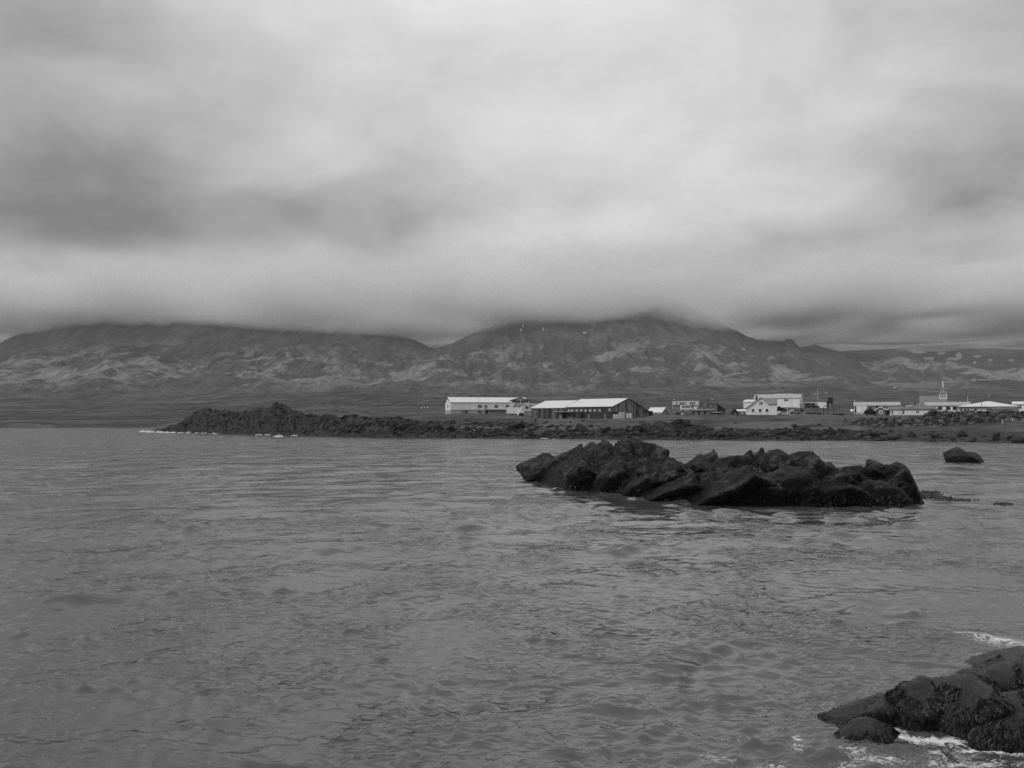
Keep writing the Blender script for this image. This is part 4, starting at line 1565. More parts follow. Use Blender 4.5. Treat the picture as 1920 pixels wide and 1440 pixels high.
def volume(P, x0, x1, y0, y1, zw, zr, axis, wm, rm, over=0.35, base=-1.6, th=0.14, trim=None, wall='wall', roof='roof'):
    """gabled box: wall part and roof part; axis = direction of the ridge"""
    if axis == 'x':
        yc = (y0 + y1) / 2
        MB().prism([(y0, base), (y1, base), (y1, zw), (yc, zr), (y0, zw)], 'x', x0, x1).build(wall, wm, P)
        s = (zr - zw) / (yc - y0)
        e = 0.02
        a, b = x0 - over, x1 + over
        r = MB()
        r.slab([(a, y0 - over, zw - s * over + e + th), (b, y0 - over, zw - s * over + e + th), (b, yc, zr + e + th), (a, yc, zr + e + th)], th)
        r.slab([(b, y1 + over, zw - s * over + e + th), (a, y1 + over, zw - s * over + e + th), (a, yc, zr + e + th), (b, yc, zr + e + th)], th)
        R = r.build(roof, rm, P)
        if trim:
            for xx in (a - 0.05, b + 0.002):
                t = MB()
                for (ya, yb) in ((y0 - over, yc), (y1 + over, yc)):
                    za = zw - s * over + e
                    t.prism(sorted_poly([(ya, za - .10), (yb, zr + e - .10), (yb, zr + e + th + .05), (ya, za + th + .05)]), 'x', xx, xx + 0.05)
                t.build("bargeboard", trim, R)
    else:
        xc = (x0 + x1) / 2
        MB().prism([(x1, base), (x0, base), (x0, zw), (xc, zr), (x1, zw)], 'y', y0, y1).build(wall, wm, P)
        s = (zr - zw) / (xc - x0)
        e = 0.02
        a, b = y0 - over, y1 + over
        r = MB()
        r.slab([(x0 - over, b, zw - s * over + e + th), (x0 - over, a, zw - s * over + e + th), (xc, a, zr + e + th), (xc, b, zr + e + th)], th)
        r.slab([(x1 + over, a, zw - s * over + e + th), (x1 + over, b, zw - s * over + e + th), (xc, b, zr + e + th), (xc, a, zr + e + th)], th)
        R = r.build(roof, rm, P)
        if trim:
            t = MB()
            for (xa, xb) in ((x0 - over, xc), (x1 + over, xc)):
                za = zw - s * over + e
                t.prism(sorted_poly([(xa, za - .12), (xb, zr + e - .12), (xb, zr + e + th + .06), (xa, za + th + .06)]), 'y', a - 0.055, a - 0.002)
            t.build("bargeboard", trim, R)
    return R


def sorted_poly(p):
    c = (sum(q[0] for q in p) / len(p), sum(q[1] for q in p) / len(p))
    return sorted(p, key=lambda q: math.atan2(q[1] - c[1], q[0] - c[0]))


def hip(P, x0, x1, y0, y1, zw, zr, wm, rm, over=0.5, base=-1.6, ridge=None):
    MB().box(x0, x1, y0, y1, base, zw).build("wall", wm, P)
    yc, xc = (y0 + y1) / 2, (x0 + x1) / 2
    rl = ridge if ridge is not None else (x1 - x0) * 0.2
    a, b, c, d = x0 - over, x1 + over, y0 - over, y1 + over
    z = zw + 0.02
    vs = [(a, c, z), (b, c, z), (b, d, z), (a, d, z), (a, c, z + .16), (b, c, z + .16), (b, d, z + .16), (a, d, z + .16),
          (xc - rl / 2, yc, zr), (xc + rl / 2, yc, zr)]
    fs = [(3, 2, 1, 0), (0, 1, 5, 4), (1, 2, 6, 5), (2, 3, 7, 6), (3, 0, 4, 7), (4, 5, 9, 8), (5, 6, 9), (6, 7, 8, 9), (7, 4, 8)]
    return MB().add(vs, fs).build("roof", rm, P)


def window(P, x, y, z, w, h, face='front', frame=TRIM, glass=GLASS, fr=0.09, bars=(0, 0), name="window"):
    """frame ring and pane on a wall face; x, z is the centre of the opening"""
    def place(b, u0, u1, v0, v1, d0, d1):
        if face == 'front':
            b.box(x + u0, x + u1, y - d1, y - d0, z + v0, z + v1)
        elif face == 'left':
            b.box(x - d1, x - d0, y + u0, y + u1, z + v0, z + v1)
        else:
            b.box(x + d0, x + d1, y + u0, y + u1, z + v0, z + v1)
    b = MB()
    W, H = w / 2, h / 2
    place(b, -W - fr, W + fr, H, H + fr, 0.003, 0.08)
    place(b, -W - fr, W + fr, -H - fr, -H, 0.003, 0.08)
    place(b, -W - fr, -W, -H, H, 0.003, 0.08)
    place(b, W, W + fr, -H, H, 0.003, 0.08)
    for i in range(bars[0]):
        u = -W + w * (i + 1) / (bars[0] + 1)
        place(b, u - .03, u + .03, -H, H, 0.035, 0.075)
    for i in range(bars[1]):
        v = -H + h * (i + 1) / (bars[1] + 1)
        place(b, -W, W, v - .03, v + .03, 0.035, 0.072)
    f = b.build(name, frame, P)
    g = MB()
    place(g, -W, W, -H, H, 0.003, 0.03)
    g.build("pane", glass, f)
    return f


def panel(P, x0, x1, y, z0, z1, mat, name="door", d0=0.003, d1=0.05):
    return MB().box(x0, x1, y - d1, y - d0, z0, z1).build(name, mat, P)


def chimney(P, x, y, z0, z1, s=0.5, mat=None):
    o = MB().box(x - s / 2, x + s / 2, y - s / 2, y + s / 2, z0, z1).build("chimney", mat or W_GREY, P)
    MB().box(x - s / 2 - .06, x + s / 2 + .06, y - s / 2 - .06, y + s / 2 + .06, z1, z1 + .12).build("chimney_cap", TRIM_D, o)
    return o


def text_mesh(name, body, size, mat, parent, loc):
    cu = bpy.data.curves.new(name, 'FONT')
    cu.body = body
    cu.size = size
    cu.align_x = 'CENTER'
    cu.extrude = 0.02
    tmp = bpy.data.objects.new(name + "_curve", cu)
    COL.objects.link(tmp)
    dg = bpy.context.evaluated_depsgraph_get()
    me_ = bpy.data.meshes.new_from_object(tmp.evaluated_get(dg))
    bpy.data.objects.remove(tmp)
    bpy.data.curves.remove(cu)
    me_.name = name
    o = obj_from(name, me_, mat, parent)
    o.location = loc
    o.rotation_euler = (math.pi / 2, 0, 0)
    return o


def facing(px):
    return -math.atan((px - 960) / F)


def mk(name, site, label, cat='house', yaw=None):
    p = site_pos(site)
    o = empty(name, p, yaw if yaw is not None else facing(SITES[site][0]))
    tag(o, label, cat)
    return o, SITES[site][1] / F


# 1 --- long white fish factory
def factory():
    o, k = mk("fish_factory", 'factory', "long white factory with a grey basement and black lettering on its end gable", 'factory', math.radians(15))
    L, W = 31.6, 11.0
    volume(o, 0, L, 0, W, 4.75, 6.75, 'x', W_WHITE, R_WHITE, over=0.3, base=1.75, trim=TRIM_D)
    MB().box(0.05, L - 7.4, 0.08, W - .1, -2, 1.745).build("basement", W_LGREY, o)
    MB().box(0, L - 7.3, -0.02, 0.0 - .003 + .0, 1.70, 1.80).build("ledge", TRIM_D, o)
    MB().box(14.6, 24.0, -1.3, -0.02, 1.82, 1.98).build("loading_deck", W_CONC, o)
    # end gable block facing the road
    volume(o, L - 7.3, L + 0.1, -0.6, W, 5.55, 6.6, 'y', W_WHITE, R_LIGHT, over=0.32, base=-2, trim=TRIM_D, wall="gable_wall", roof="gable_roof")
    for x0, n, w in ((L - 6.75, 3, 0.95), (L - 3.25, 3, 0.85)):
        for i in range(n):
            window(o, x0 + .5 + i * (w + .12), -0.6, 5.22, w - .05, 0.85 if (i > 0 if x0 < L - 4 else i < 2) else 0.7, fr=0.05, frame=TRIM_D)
    text_mesh("lettering", "FISKVERKUN", 0.62, TRIM_D, o, (L - 3.9, -0.625, 4.10))
    text_mesh("lettering", "KALLA SVEINS EHF", 0.62, TRIM_D, o, (L - 3.75, -0.625, 3.52))
    d = panel(o, L - 6.4, L - 5.2, -0.6, 1.9, 3.5, W_LGREY)
    window(d, L - 5.8, -0.65, 3.0, 0.5, 0.6, fr=.04, frame=TRIM_D)
    window(o, L - 4.1, -0.6, 2.95, 1.3, 0.62, frame=TRIM_D, fr=.05)
    window(o, L - 0.8, -0.6, 2.75, 1.2, 0.95, frame=TRIM_D, fr=.05)
    for x in (11.7, 18.4, 23.0):
        window(o, x, 0, 3.2, 1.35, 0.75, frame=TRIM_D, fr=.05)
    d = panel(o, 13.6, 14.7, 0, 1.85, 3.75, W_LGREY)
    window(d, 14.15, -.05, 3.25, 0.6, .6, fr=.05, frame=TRIM_D)
    panel(o, 4.1, 6.9, 0.08, -1.2, 1.6, W_GREY, "gate")
    panel(o, 6.0, 6.8, 0.03, -1.2, 1.55, TRIM_D, "doorway")
    panel(o, 13.8, 15.0, 0.08, -1.2, 1.6, TRIM_D, "doorway")
    window(o, 11.7, 0.08, 1.0, 1.2, .45, frame=TRIM_D, fr=.05)
    # steps with handrail
    st = MB()
    for i in range(6):
        st.box(12.0 + i * .28, 12.28 + i * .28, -1.2, -.1, 0.0, 0.3 * (i + 1))
    st = st.build("steps", W_CONC, o)
    MB().tube([(11.9, -1.2, 1.0), (13.7, -1.2, 2.8)], .04).build("handrail", STEEL, st)
    st = MB()
    for i in range(6):
        st.box(23.6 - i * .28 - .28, 23.6 - i * .28, -2.6, -1.4, 0.0 - .3, 1.8 - .3 * (5 - i) if False else 0.3 * (i + 1))
    st.build("steps", W_CONC, o)
    for y in (3.2, 6.4):
        window(o, 0, y, 3.2, .5, 1.3, 'left', fr=.06, frame=TRIM_D)
    MB().tube([(11.2, .02 - .12, 1.8), (11.2, -.1, 7.0)], .035).build("pipe", STEEL, o)


factory()


# 2 --- dark sheds with pale roofs
def shed():
    o, k = mk("long_shed", 'shed', "dark storage shed with two pale sloping roofs and a patched plank gable", 'shed', math.radians(-40))
    W, zw, zr = 16.4, 3.65, 6.15
    volume(o, -17.6, 0, 0, W, zw, zr, 'x', W_DARK2, R_WHITE, over=0.25, base=-2, trim=TRIM_D)
    volume(o, -32.0, -17.9, 0.35, W - .3, zw - .25, zr - .35, 'x', W_PLANK, R_WHITE, over=0.2, base=-2, trim=TRIM_D, wall="wall", roof="roof")
    # gable cladding and plastered base, standing proud of the end wall
    MB().prism([(0.0, 2.05), (W, 2.05), (W, zw - .02), (W / 2, zr - .05), (0.0, zw - .02)], 'x', 0.004, 0.06).build("gable_boards", W_GABLE, o)
    MB().box(0.004, 0.05, 0.05, 3.0, -1.5, 1.35).build("plaster_panel", W_WHITE, o)
    MB().box(0.004, 0.045, 3.02, 6.4, -1.5, 2.03).build("plaster_panel", W_CREAM, o)
    MB().box(0.004, 0.05, 7.2, 10.4, -1.5, 1.8).build("plaster_panel", W_WHITE, o)
    MB().box(0.004, 0.055, 10.6, W - .05, -1.5, 2.03).build("plank_panel", W_GABLE, o)
    MB().box(0.004, 0.06, 6.45, 7.15, -1.5, 2.03).build("doorway", W_BROWN, o)
    # lean-to that carries the roof slope on
    s = (zr - zw) / (W / 2)
    MB().prism([(W, -2), (W + 5.2, -2), (W + 5.2, zw - 5.2 * s), (W, zw - .02)], 'x', -9.0, -0.3).build("lean_to_wall", W_BROWN, o)
    r = MB().slab([(0.0, W + 5.5, zw - 5.5 * s + .16), (-9.2, W + 5.5, zw - 5.5 * s + .16), (-9.2, W + .27, zw - .27 * s + .16), (0.0, W + .27, zw - .27 * s + .16)], .12)
    r.build("lean_to_roof", R_MID, o)
    window(o, -0.3, W + 1.6, 2.2, .8, .9, 'right', fr=.06, frame=TRIM_D)
    window(o, -0.3, W + 2.9, 2.2, .8, .9, 'right', fr=.06, frame=TRIM_D)
    MB().box(-0.29, 0.6, W + 4.4, W + 5.3, -2, 2.5).build("store_box", W_DARK, o)
    for x in (-13.4, -11.7, -10.0, -8.3, -6.6, -4.8, -1.1, -15.2, -16.5):
        window(o, x, 0, 2.55 if x != -1.1 else 2.7, .85, .72, fr=.06, frame=W_GREY, glass=W_LGREY)
    panel(o, -9.3, -8.5, 0, -1.2, 1.35, W_BROWN)
    panel(o, -3.2, -2.4, 0, -1.2, 1.4, W_BROWN)
    # small flat-roofed porch in front
    MB().box(-18.6, -15.8, -4.2, -.1, -2, 2.0).build("porch_wall", W_DARK, o)
    MB().box(-15.8, -11.6, -2.6, -.1, -2, 2.1).build("porch_wall", W_BROWN, o)
    MB().box(-18.8, -11.3, -4.45, -.05, 2.11, 2.27).build("porch_roof", R_LIGHT, o)
    panel(o, -17.0, -16.2, -4.2, -1.2, 1.1, W_GREY)
    panel(o, -13.0, -12.0, -2.6, -1.2, 1.3, TRIM_D)
    window(o, -14.6, -2.6, 1.0, 1.0, .8, fr=.05, frame=W_GREY)


shed()


# 3 --- white house with a front gable
def white_house():
    o, k = mk("white_house", 'white_house', "white two-storey house with a front gable, three ground-floor windows and a grey roof", 'house')
    X = lambda px: (px - 1428) * k
    Z = lambda py: (782 - py) * k
    D = 7.5
    MB().prism([(X(1456), .7), (X(1456), Z(758.5)), (X(1442.5), Z(758.5)), (X(1427), Z(745.5)), (X(1400), Z(765.5)), (X(1400), .7)], 'y', 0, D).build("wall", W_WHITE2, o)
    MB().box(X(1400) + .05, X(1456) - .05, .06, D - .05, -1.8, .695).build("plinth", W_DARK, o)
    th = .14
    r = MB()
    r.slab([(X(1397.5), D + .2, Z(767) + th), (X(1397.5), -.35, Z(767) + th), (X(1427), -.35, Z(745.2) + th), (X(1427), D + .2, Z(745.2) + th)], th)
    r.slab([(X(1444), -.35, Z(759.5) + th), (X(1444), D + .2, Z(759.5) + th), (X(1427), D + .2, Z(745.2) + th), (X(1427), -.35, Z(745.2) + th)], th)
    R = r.build("roof", R_MID, o)
    b = MB()
    for (xa, za, xb, zb) in ((X(1397.5), Z(767), X(1427), Z(745.2)), (X(1444), Z(759.5), X(1427), Z(745.2))):
        b.prism(sorted_poly([(xa, za - .08), (xb, zb - .08), (xb, zb + th + .02), (xa, za + th + .02)]), 'y', -.40, -.352)
    b.build("bargeboard", W_LGREY, R)
    yr = D * .5
    r = MB()
    r.slab([(X(1441), -.3, Z(759) + th), (X(1457), -.3, Z(759) + th), (X(1456.6), yr, Z(747)), (X(1428), yr, Z(747))], .12)
    r.slab([(X(1457), D + .3, Z(759) + th), (X(1441), D + .3, Z(759) + th), (X(1428), yr, Z(747)), (X(1456.6), yr, Z(747))], .12)
    r.build("roof", R_GREY, o)
    for px in (1412.5, 1425.3, 1437.8):
        w = window(o, X(px), 0, Z(769.6), .82, 1.0, fr=.09, bars=(1, 0) if px < 1420 else (0, 0))
        MB().box(X(px) - .55, X(px) + .55, -.16, -.084, Z(769.6) - .70, Z(769.6) - .60).build("sill", TRIM, w)
    window(o, X(1427), 0, Z(756.2), 1.0, .85, fr=.10, bars=(2, 0))
    chimney(o, X(1419), 4.2, Z(756), Z(741.5), .5, W_DARK)
    for px in (1410.5, 1437):
        window(o, X(px), .06, .25, .45, .35, fr=.06)


white_house()


# 4 --- big white hall behind it
def hall():
    o, k = mk("village_hall", 'hall', "large white hall with a long light roof standing behind the gabled white house", 'hall', math.radians(-24))
    volume(o, -8.2, 8.4, 0, 9, 3.4, 4.85, 'x', W_WHITE, R_LIGHT, over=0.25, base=-2, trim=TRIM)
    for x in (3.1, 3.9):
        window(o, x, 0, 2.7, .5, .5, fr=.05, frame=TRIM_D)
    MB().box(8.404, 8.46, 2.0, 4.6, -1.5, 1.4).build("door", W_GREY, o)
    MB().box(8.404, 8.45, 5.4, 6.2, 2.0, 2.8).build("hatch", W_GREY, o)
    v = MB().box(-1.5, 5.5, 4.3, 4.7, 4.95, 5.15).build("ridge_vent", TRIM, o)
    MB().box(-12.6, -8.25, 2, 7, -2, 2.0).build("wing_wall", W_WHITE, o)
    MB().slab([(-12.9, 1.7, 2.2), (-8.25, 1.7, 2.2), (-8.25, 7.3, 3.2), (-12.9, 7.3, 3.2)], .14).build("wing_roof", R_WHITE, o)


hall()


# 5 --- brown house with low annex
def brown_house():
    o, k = mk("weathered_house", 'brown_house', "weathered grey gabled house with a dark roof, chimney and low dark annex in front", 'house')
    X = lambda px: (px - 1326) * k
    Z = lambda py: (781 - py) * k
    D = 7.0
    volume(o, X(1312), X(1344.5), 0, D, Z(757.5), Z(751.5), 'x', W_BROWN, R_DARK, over=.2, base=-2, trim=TRIM_D)
    volume(o, X(1306), X(1334), -.35, 4.0, Z(768), Z(752), 'y', W_BROWN, R_MID, over=.2, base=-2, wall="gable_wall", roof="gable_roof")
    # steep lean-to on the right
    MB().prism([(X(1359), -2), (X(1344.6), -2), (X(1344.6), Z(757)), (X(1359), Z(768))], 'y', .6, 6).build("lean_to_wall", W_DARK, o)
    MB().slab([(X(1362), .3, Z(769.5) + .2), (X(1362), 6.3, Z(769.5) + .2), (X(1344.8), 6.3, Z(756)), (X(1344.8), .3, Z(756))], .14).build("lean_to_roof", R_MID, o)
    for px in (1317.5, 1325.8):
        window(o, X(px), -.35, Z(762.2), .45, .6, fr=.06, frame=W_GREY)
    window(o, X(1334.3 + 2), 0, Z(762.2), .45, .6, fr=.06, frame=W_GREY)
    chimney(o, X(1328), 3.2, Z(756), Z(749.3), .55, W_DARK)
    # annex
    MB().box(X(1298.5), X(1334), -5.4, -.6, -2, Z(770.6)).build("annex_wall", W_DARK, o)
    MB().slab([(X(1297.5), -5.7, Z(770.3) + .16), (X(1335), -5.7, Z(770.3) + .16), (X(1343), -.4, Z(766.8)), (X(1305), -.4, Z(766.8))], .14).build("annex_roof", R_GREY, o)
    MB().box(X(1298), X(1334.5), -5.5, -5.404, -1, .12).build("plinth", W_CONC, o)
    for px in (1306, 1316.5, 1327.5):
        window(o, X(px), -5.4, Z(774.6), .72, .55, fr=.13, frame=W_LGREY, bars=(1, 0))
    MB().box(X(1334.1), X(1344), -3.4, -.4, -2, Z(768.6)).build("annex_wall", W_GREY, o)
    panel(o, X(1346), X(1351), .6, -1, 1.7, W_DARK)
    window(o, X(1354.5), .6, 1.1, .5, .9, fr=.07, frame=W_LGREY)
    MB().box(X(1353), X(1363), -1.2, .4, -1, .25).build("step", W_CONC, o)


brown_house()


def low_block():
    o, k = mk("workshop", 'low_block', "long low pale workshop with a dark gate behind the weathered house", 'workshop')
    X = lambda px: (px - 1290) * k
    Z = lambda py: (767 - py) * k
    volume(o, X(1261.5), X(1345), 0, 8, Z(754), Z(752.5), 'x', W_WHITE, R_LIGHT, over=.15, base=-2)
    panel(o, X(1262), X(1274), 0, -1.5, Z(758.2), W_GREY, "gate")
    panel(o, X(1274.2), X(1300), 0, -1.5, Z(758.5), W_BROWN, "grey_panel")
    panel(o, X(1274.4), X(1286), 0, Z(758.3), Z(754.6), W_GREY, "grey_panel")
    panel(o, X(1262), X(1345), 0, Z(760.2), Z(758.8), W_GREY, "canopy", .06, .5)
    for px in (1295, 1298.4, 1301.8):
        window(o, X(px), 0, Z(756.2), .65, .6, fr=.07, frame=W_LGREY)
    window(o, X(1269), 0, Z(756.2), .55, .6, fr=.06, frame=W_LGREY)


low_block()


def storage():
    o, k = mk("storage_building", 'storage', "low flat-roofed building, half dark panels with a pale round emblem, half white", 'building')
    X = lambda px: (px - 1531) * k
    Z = lambda py: (765 - py) * k
    MB().box(X(1510), X(1549), 0, 8, -2, Z(752.8)).build("wall", W_WHITE, o)
    MB().box(X(1509), X(1552), -.3, 8.3, Z(752.8) + .003, Z(751)).build("roof", R_MID, o)
    MB().box(X(1549) + .002, X(1552), 1, 7, -2, Z(752.9)).build("porch", W_DARK, o)
    panel(o, X(1510.2), X(1533), 0, -1, Z(755.5), W_DARK, "dark_panel")
    panel(o, X(1533.2), X(1536.2), 0, -1, Z(761), W_DARK, "dark_panel")
    e = MB()
    c = (X(1530.5), Z(757.6))
    pts = [(c[0] + .38 * math.cos(a), -.09, c[1] + .5 * math.sin(a)) for a in np.linspace(0, 2 * math.pi, 17)]
    e.tube(pts, .10, 5).build("emblem", TRIM, o)
    b = MB().ball((X(1546.6), -.03, Z(761)), (.32, .06, .32), 10, 6)
    b.build("round_window", GLASS, o)


storage()


def terrace():
    o, k = mk("terrace_house", 'terrace', "white house with a light low roof and shaded veranda behind the small dark hut", 'house')
    X = lambda px: (px - 1644) * k
    Z = lambda py: (782 - py) * k
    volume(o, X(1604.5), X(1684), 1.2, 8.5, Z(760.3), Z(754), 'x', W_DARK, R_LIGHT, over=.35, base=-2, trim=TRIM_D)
    MB().box(X(1608), X(1626), 0.5, 1.19, Z(773.5), Z(760.9)).build("front_wall", W_WHITE, o)
    MB().box(X(1607), X(1640), 0.6, 1.18, -2, Z(773.6)).build("basement", W_LGREY, o)
    MB().box(X(1655), X(1684), 0.6, 1.18, -2, Z(766.5)).build("front_wall", W_WHITE, o)
    for px in (1612.5, 1620.5):
        window(o, X(px), .6, Z(777), .62, .45, fr=.10)
    for px, w in ((1632, 1.4), (1640, .8), (1661.5, .8), (1666, .6)):
        window(o, X(px), 1.2, Z(764.2), w, .95, fr=.08, bars=(1, 0))
    for px in (1627.5, 1655, 1671):
        MB().box(X(px) - .06, X(px) + .06, .5, .62, Z(767), Z(760.9)).build("post", TRIM, o)
    chimney(o, X(1650), 4.5, Z(757), Z(751.6), .4)


terrace()


def hut():
    o, k = mk("garden_hut", 'hut', "small dark gabled hut with white bargeboards and one white window between bushes", 'hut')
    volume(o, -2.45, 2.45, 0, 5, 1.75, 3.25, 'y', W_BROWN, R_MID, over=.25, base=-2, trim=TRIM)
    window(o, 0.05, 0, 1.45, .62, .85, fr=.20, bars=(1, 1))


hut()


def bungalow():
    o, k = mk("bungalow", 'bungalow', "pale rendered bungalow with a grey hipped roof and square-paned window above the boulders", 'house')
    X = lambda px: (px - 1711) * k
    Z = lambda py: (782 - py) * k
    hip(o, X(1692.5), X(1754), 0, 9, Z(767.6), Z(757.5), W_CREAM, R_MID, over=.45, ridge=2.0)
    MB().box(X(1670), X(1692.4), .9, 8, -2, Z(768)).build("wing_wall", W_CREAM, o)
    MB().slab([(X(1669), .5, Z(768) + .16), (X(1693), .5, Z(768) + .16), (X(1697), 4.4, Z(761.5)), (X(1671), 4.4, Z(761.5))], .14).build("wing_roof", R_MID, o)
    for px, w in ((1675.5, .3), (1695.5, .3)):
        window(o, X(px), .9 if px < 1690 else 0, Z(772.8), w, 1.0, fr=.05, frame=W_GREY)
    window(o, X(1719.5), 0, Z(772), .92, 1.0, fr=.07, bars=(2, 2), frame=TRIM)
    window(o, X(1746), 0, Z(770), 1.0, .35, fr=.05, frame=TRIM_D)
    chimney(o, X(1716), 4.5, Z(760), Z(755), .6, W_DARK)
    MB().slab([(X(1699), 1.6, Z(762.2)), (X(1711), 1.6, Z(760.2)), (X(1711), 2.6, Z(759.2)), (X(1699), 2.6, Z(761.2))], .1).build("roof_light", R_WHITE, o)


bungalow()


def long_house():
    o, k = mk("long_house", 'long_house', "long white house with a light grey roof and large dark windows behind the sea wall", 'house')
    X = lambda px: (px - 1778) * k
    Z = lambda py: (780 - py) * k
    volume(o, X(1739), X(1814.5), 0, 7.5, Z(760.4), Z(754.2), 'x', W_WHITE, R_LIGHT, over=.4, base=-2, trim=TRIM_D)
    for px in (1764, 1778, 1789.5):
        window(o, X(px), 0, Z(765.6), 1.45, 1.3, fr=.08)
    window(o, X(1754.5), 0, Z(765), .5, .9, fr=.07)
    MB().box(X(1742), X(1756), -.9, -.01, -2, Z(764.5)).build("porch", W_LGREY, o)


long_house()


def church():
    o, k = mk("village_church", 'church', "small church with a steep grey roof, white trim, square belfry and pinnacle", 'church')
    X = lambda px: (px - 1750) * k
    Z = lambda py: (772 - py) * k
    R = volume(o, X(1727.5), X(1772), 0, 7.0, Z(760), Z(742.5), 'x', W_LGREY, R_GREY, over=.12, base=-2, trim=TRIM)
    # belfry over the entrance end
    cx, cy = X(1767.3), 3.5
    hb = 1.4
    MB().box(cx - hb, cx + hb, cy - hb, cy + hb, Z(748), Z(737)).build("belfry", W_LGREY, o)
    t = MB()
    for sx in (-1, 1):
        for sy in (-1, 1):
            t.box(cx + sx * hb - .16, cx + sx * hb + .16, cy + sy * hb - .16, cy + sy * hb + .16, Z(748) - .02, Z(737))
    t.box(cx - hb - .14, cx + hb + .14, cy - hb - .14, cy - hb - .004, Z(748.4), Z(746.9))
    t.build("corner_trim", TRIM, o)
    vs = []
    for (h, r) in ((Z(737) + .003, 1.75), (Z(735), 1.25), (Z(731), .7), (Z(726.5), .22)):
        vs += [(cx - r, cy - r, h), (cx + r, cy - r, h), (cx + r, cy + r, h), (cx - r, cy + r, h)]
    fs = [(3, 2, 1, 0), (12, 13, 14, 15)]
    for i in range(3):
        for q in range(4):
            fs.append((i * 4 + q, i * 4 + (q + 1) % 4, i * 4 + 4 + (q + 1) % 4, i * 4 + 4 + q))
    sp = MB().add(vs, fs).build("spire", R_GREY, o)
    MB().box(cx - .2, cx + .2, cy - .2, cy + .2, Z(726.5) + .003, Z(714.5)).build("pinnacle", TRIM, sp)
    MB().ball((cx, cy, Z(717)), .3, 8, 6).build("finial_ball", TRIM, sp)
    for px in (1735, 1745, 1755):
        window(o, X(px), 0, 1.4, .7, 1.4, fr=.1, bars=(1, 1))


church()


def hip_house():
    o, k = mk("hipped_house", 'hip_house', "wide low house under a broad white hipped roof behind the sea wall", 'house')
    X = lambda px: (px - 1853) * k
    Z = lambda py: (775 - py) * k
    hip(o, X(1801), X(1905), 0, 11, Z(763.5), Z(751.6), W_CREAM, R_WHITE, over=.6, ridge=.4)
    MB().box(X(1797), X(1909), -.66, -.602, Z(763.6), Z(762.3)).build("fascia", TRIM_D, o)
    for px, w in ((1807, .55), (1814, .4), (1819, .45), (1831.5, .6)):
        window(o, X(px), 0, Z(768.2), w, .6, fr=.05, frame=W_GREY)
    panel(o, X(1851), X(1860), 0, -1, Z(764.6), W_GREY, "door")
    MB().slab([(X(1853), -1.2, Z(765.2)), (X(1901), -1.2, Z(765.2)), (X(1901), -.01, Z(764.6)), (X(1853), -.01, Z(764.6))], .1).build("canopy", R_WHITE, o)
    panel(o, X(1866), X(1899), 0, -1, Z(767.5), W_WHITE, "garage_door")


hip_house()


def end_house():
    o, k = mk("roadside_house", 'end_house', "white house with a bright sheet roof and a four-paned window at the sea wall's end", 'house')
    X = lambda px: (px - 1932) * k
    Z = lambda py: (777 - py) * k
    volume(o, X(1903.5), X(1990), 0, 7, Z(758), Z(753.2), 'x', W_WHITE, R_WHITE, over=.35, base=-2, trim=TRIM)
    window(o, X(1914), 0, Z(763), .95, 1.1, fr=.10, bars=(1, 1))
    window(o, X(1945), 0, Z(763), 1.2, 1.1, fr=.10, bars=(1, 1))


end_house()


def small_house():
    o, k = mk("small_house", 'small_house', "little grey house with a bright white roof beside the patched shed gable", 'house', math.radians(-38))
    volume(o, -3.2, 2.2, 0, 4.6, 1.9, 3.5, 'x', W_GREY, R_WHITE, over=.2, base=-2, trim=TRIM)
    window(o, 2.2, 2.3, 1.3, .5, .7, 'right', fr=.08)
    panel(o, -1.4, -.6, 0, -1, 1.5, W_BROWN)


small_house()


def back_house():
    o, k = mk("grey_roofed_house", 'back_house', "small grey-roofed house half hidden between the white factory and the dark shed", 'house')
    volume(o, -3.0, 4.0, .5, 6, 2.7, 4.0, 'x', W_GREY, R_GREY, over=.2, base=-2)
    volume(o, -2.2, .6, -.6, 3.2, 2.9, 3.9, 'y', W_LGREY, R_GREY, over=.2, base=-2, wall="porch_wall", roof="porch_roof", trim=TRIM)
    window(o, -.8, -.6, 2.0, .6, .7, fr=.07)


back_house()


def cabin():
    o, k = mk("dark_cabin", 'cabin', "small dark boarded cabin with a shallow gable left of the white gabled house", 'cabin')
    o["label"] = "small dark boarded cabin with a shallow gable beside the white gabled house"
    volume(o, -1.3, 1.3, 0, 2.6, 1.75, 2.25, 'y', W_DARK, R_DARK, over=.12, base=-2)
    panel(o, -.35, .35, 0, -1, 1.6, W_BROWN)
    # pale porch of the neighbouring plot
    p = at_d(1393, 780, 335)
    q = empty("pale_annex", p, facing(1393))
    tag(q, "low pale annex with a sloping white roof edge behind the dark cabin", 'annex')
    volume(q, -1.9, 1.9, 0, 4, 1.6, 2.2, 'x', W_LGREY, R_WHITE, over=.2, base=-2)
    window(q, -.9, 0, 1.0, .5, .6, fr=.06)
    window(q, .4, 0, 1.0, .5, .6, fr=.06)


cabin()


def kiosk():
    o, k = mk("flat_roofed_store", 'kiosk', "small pale store with a white flat roof between the trailer and the dark shed", 'store')
    MB().box(-1.3, 1.6, 0, 4, -2, 2.35).build("wall", W_LGREY, o)
    MB().box(-2.1, 1.75, -.3, 4.2, 2.353, 3.0).build("roof", R_WHITE, o)
    panel(o, -.9, 0.0, 0, -.5, 1.9, W_GREY)


kiosk()


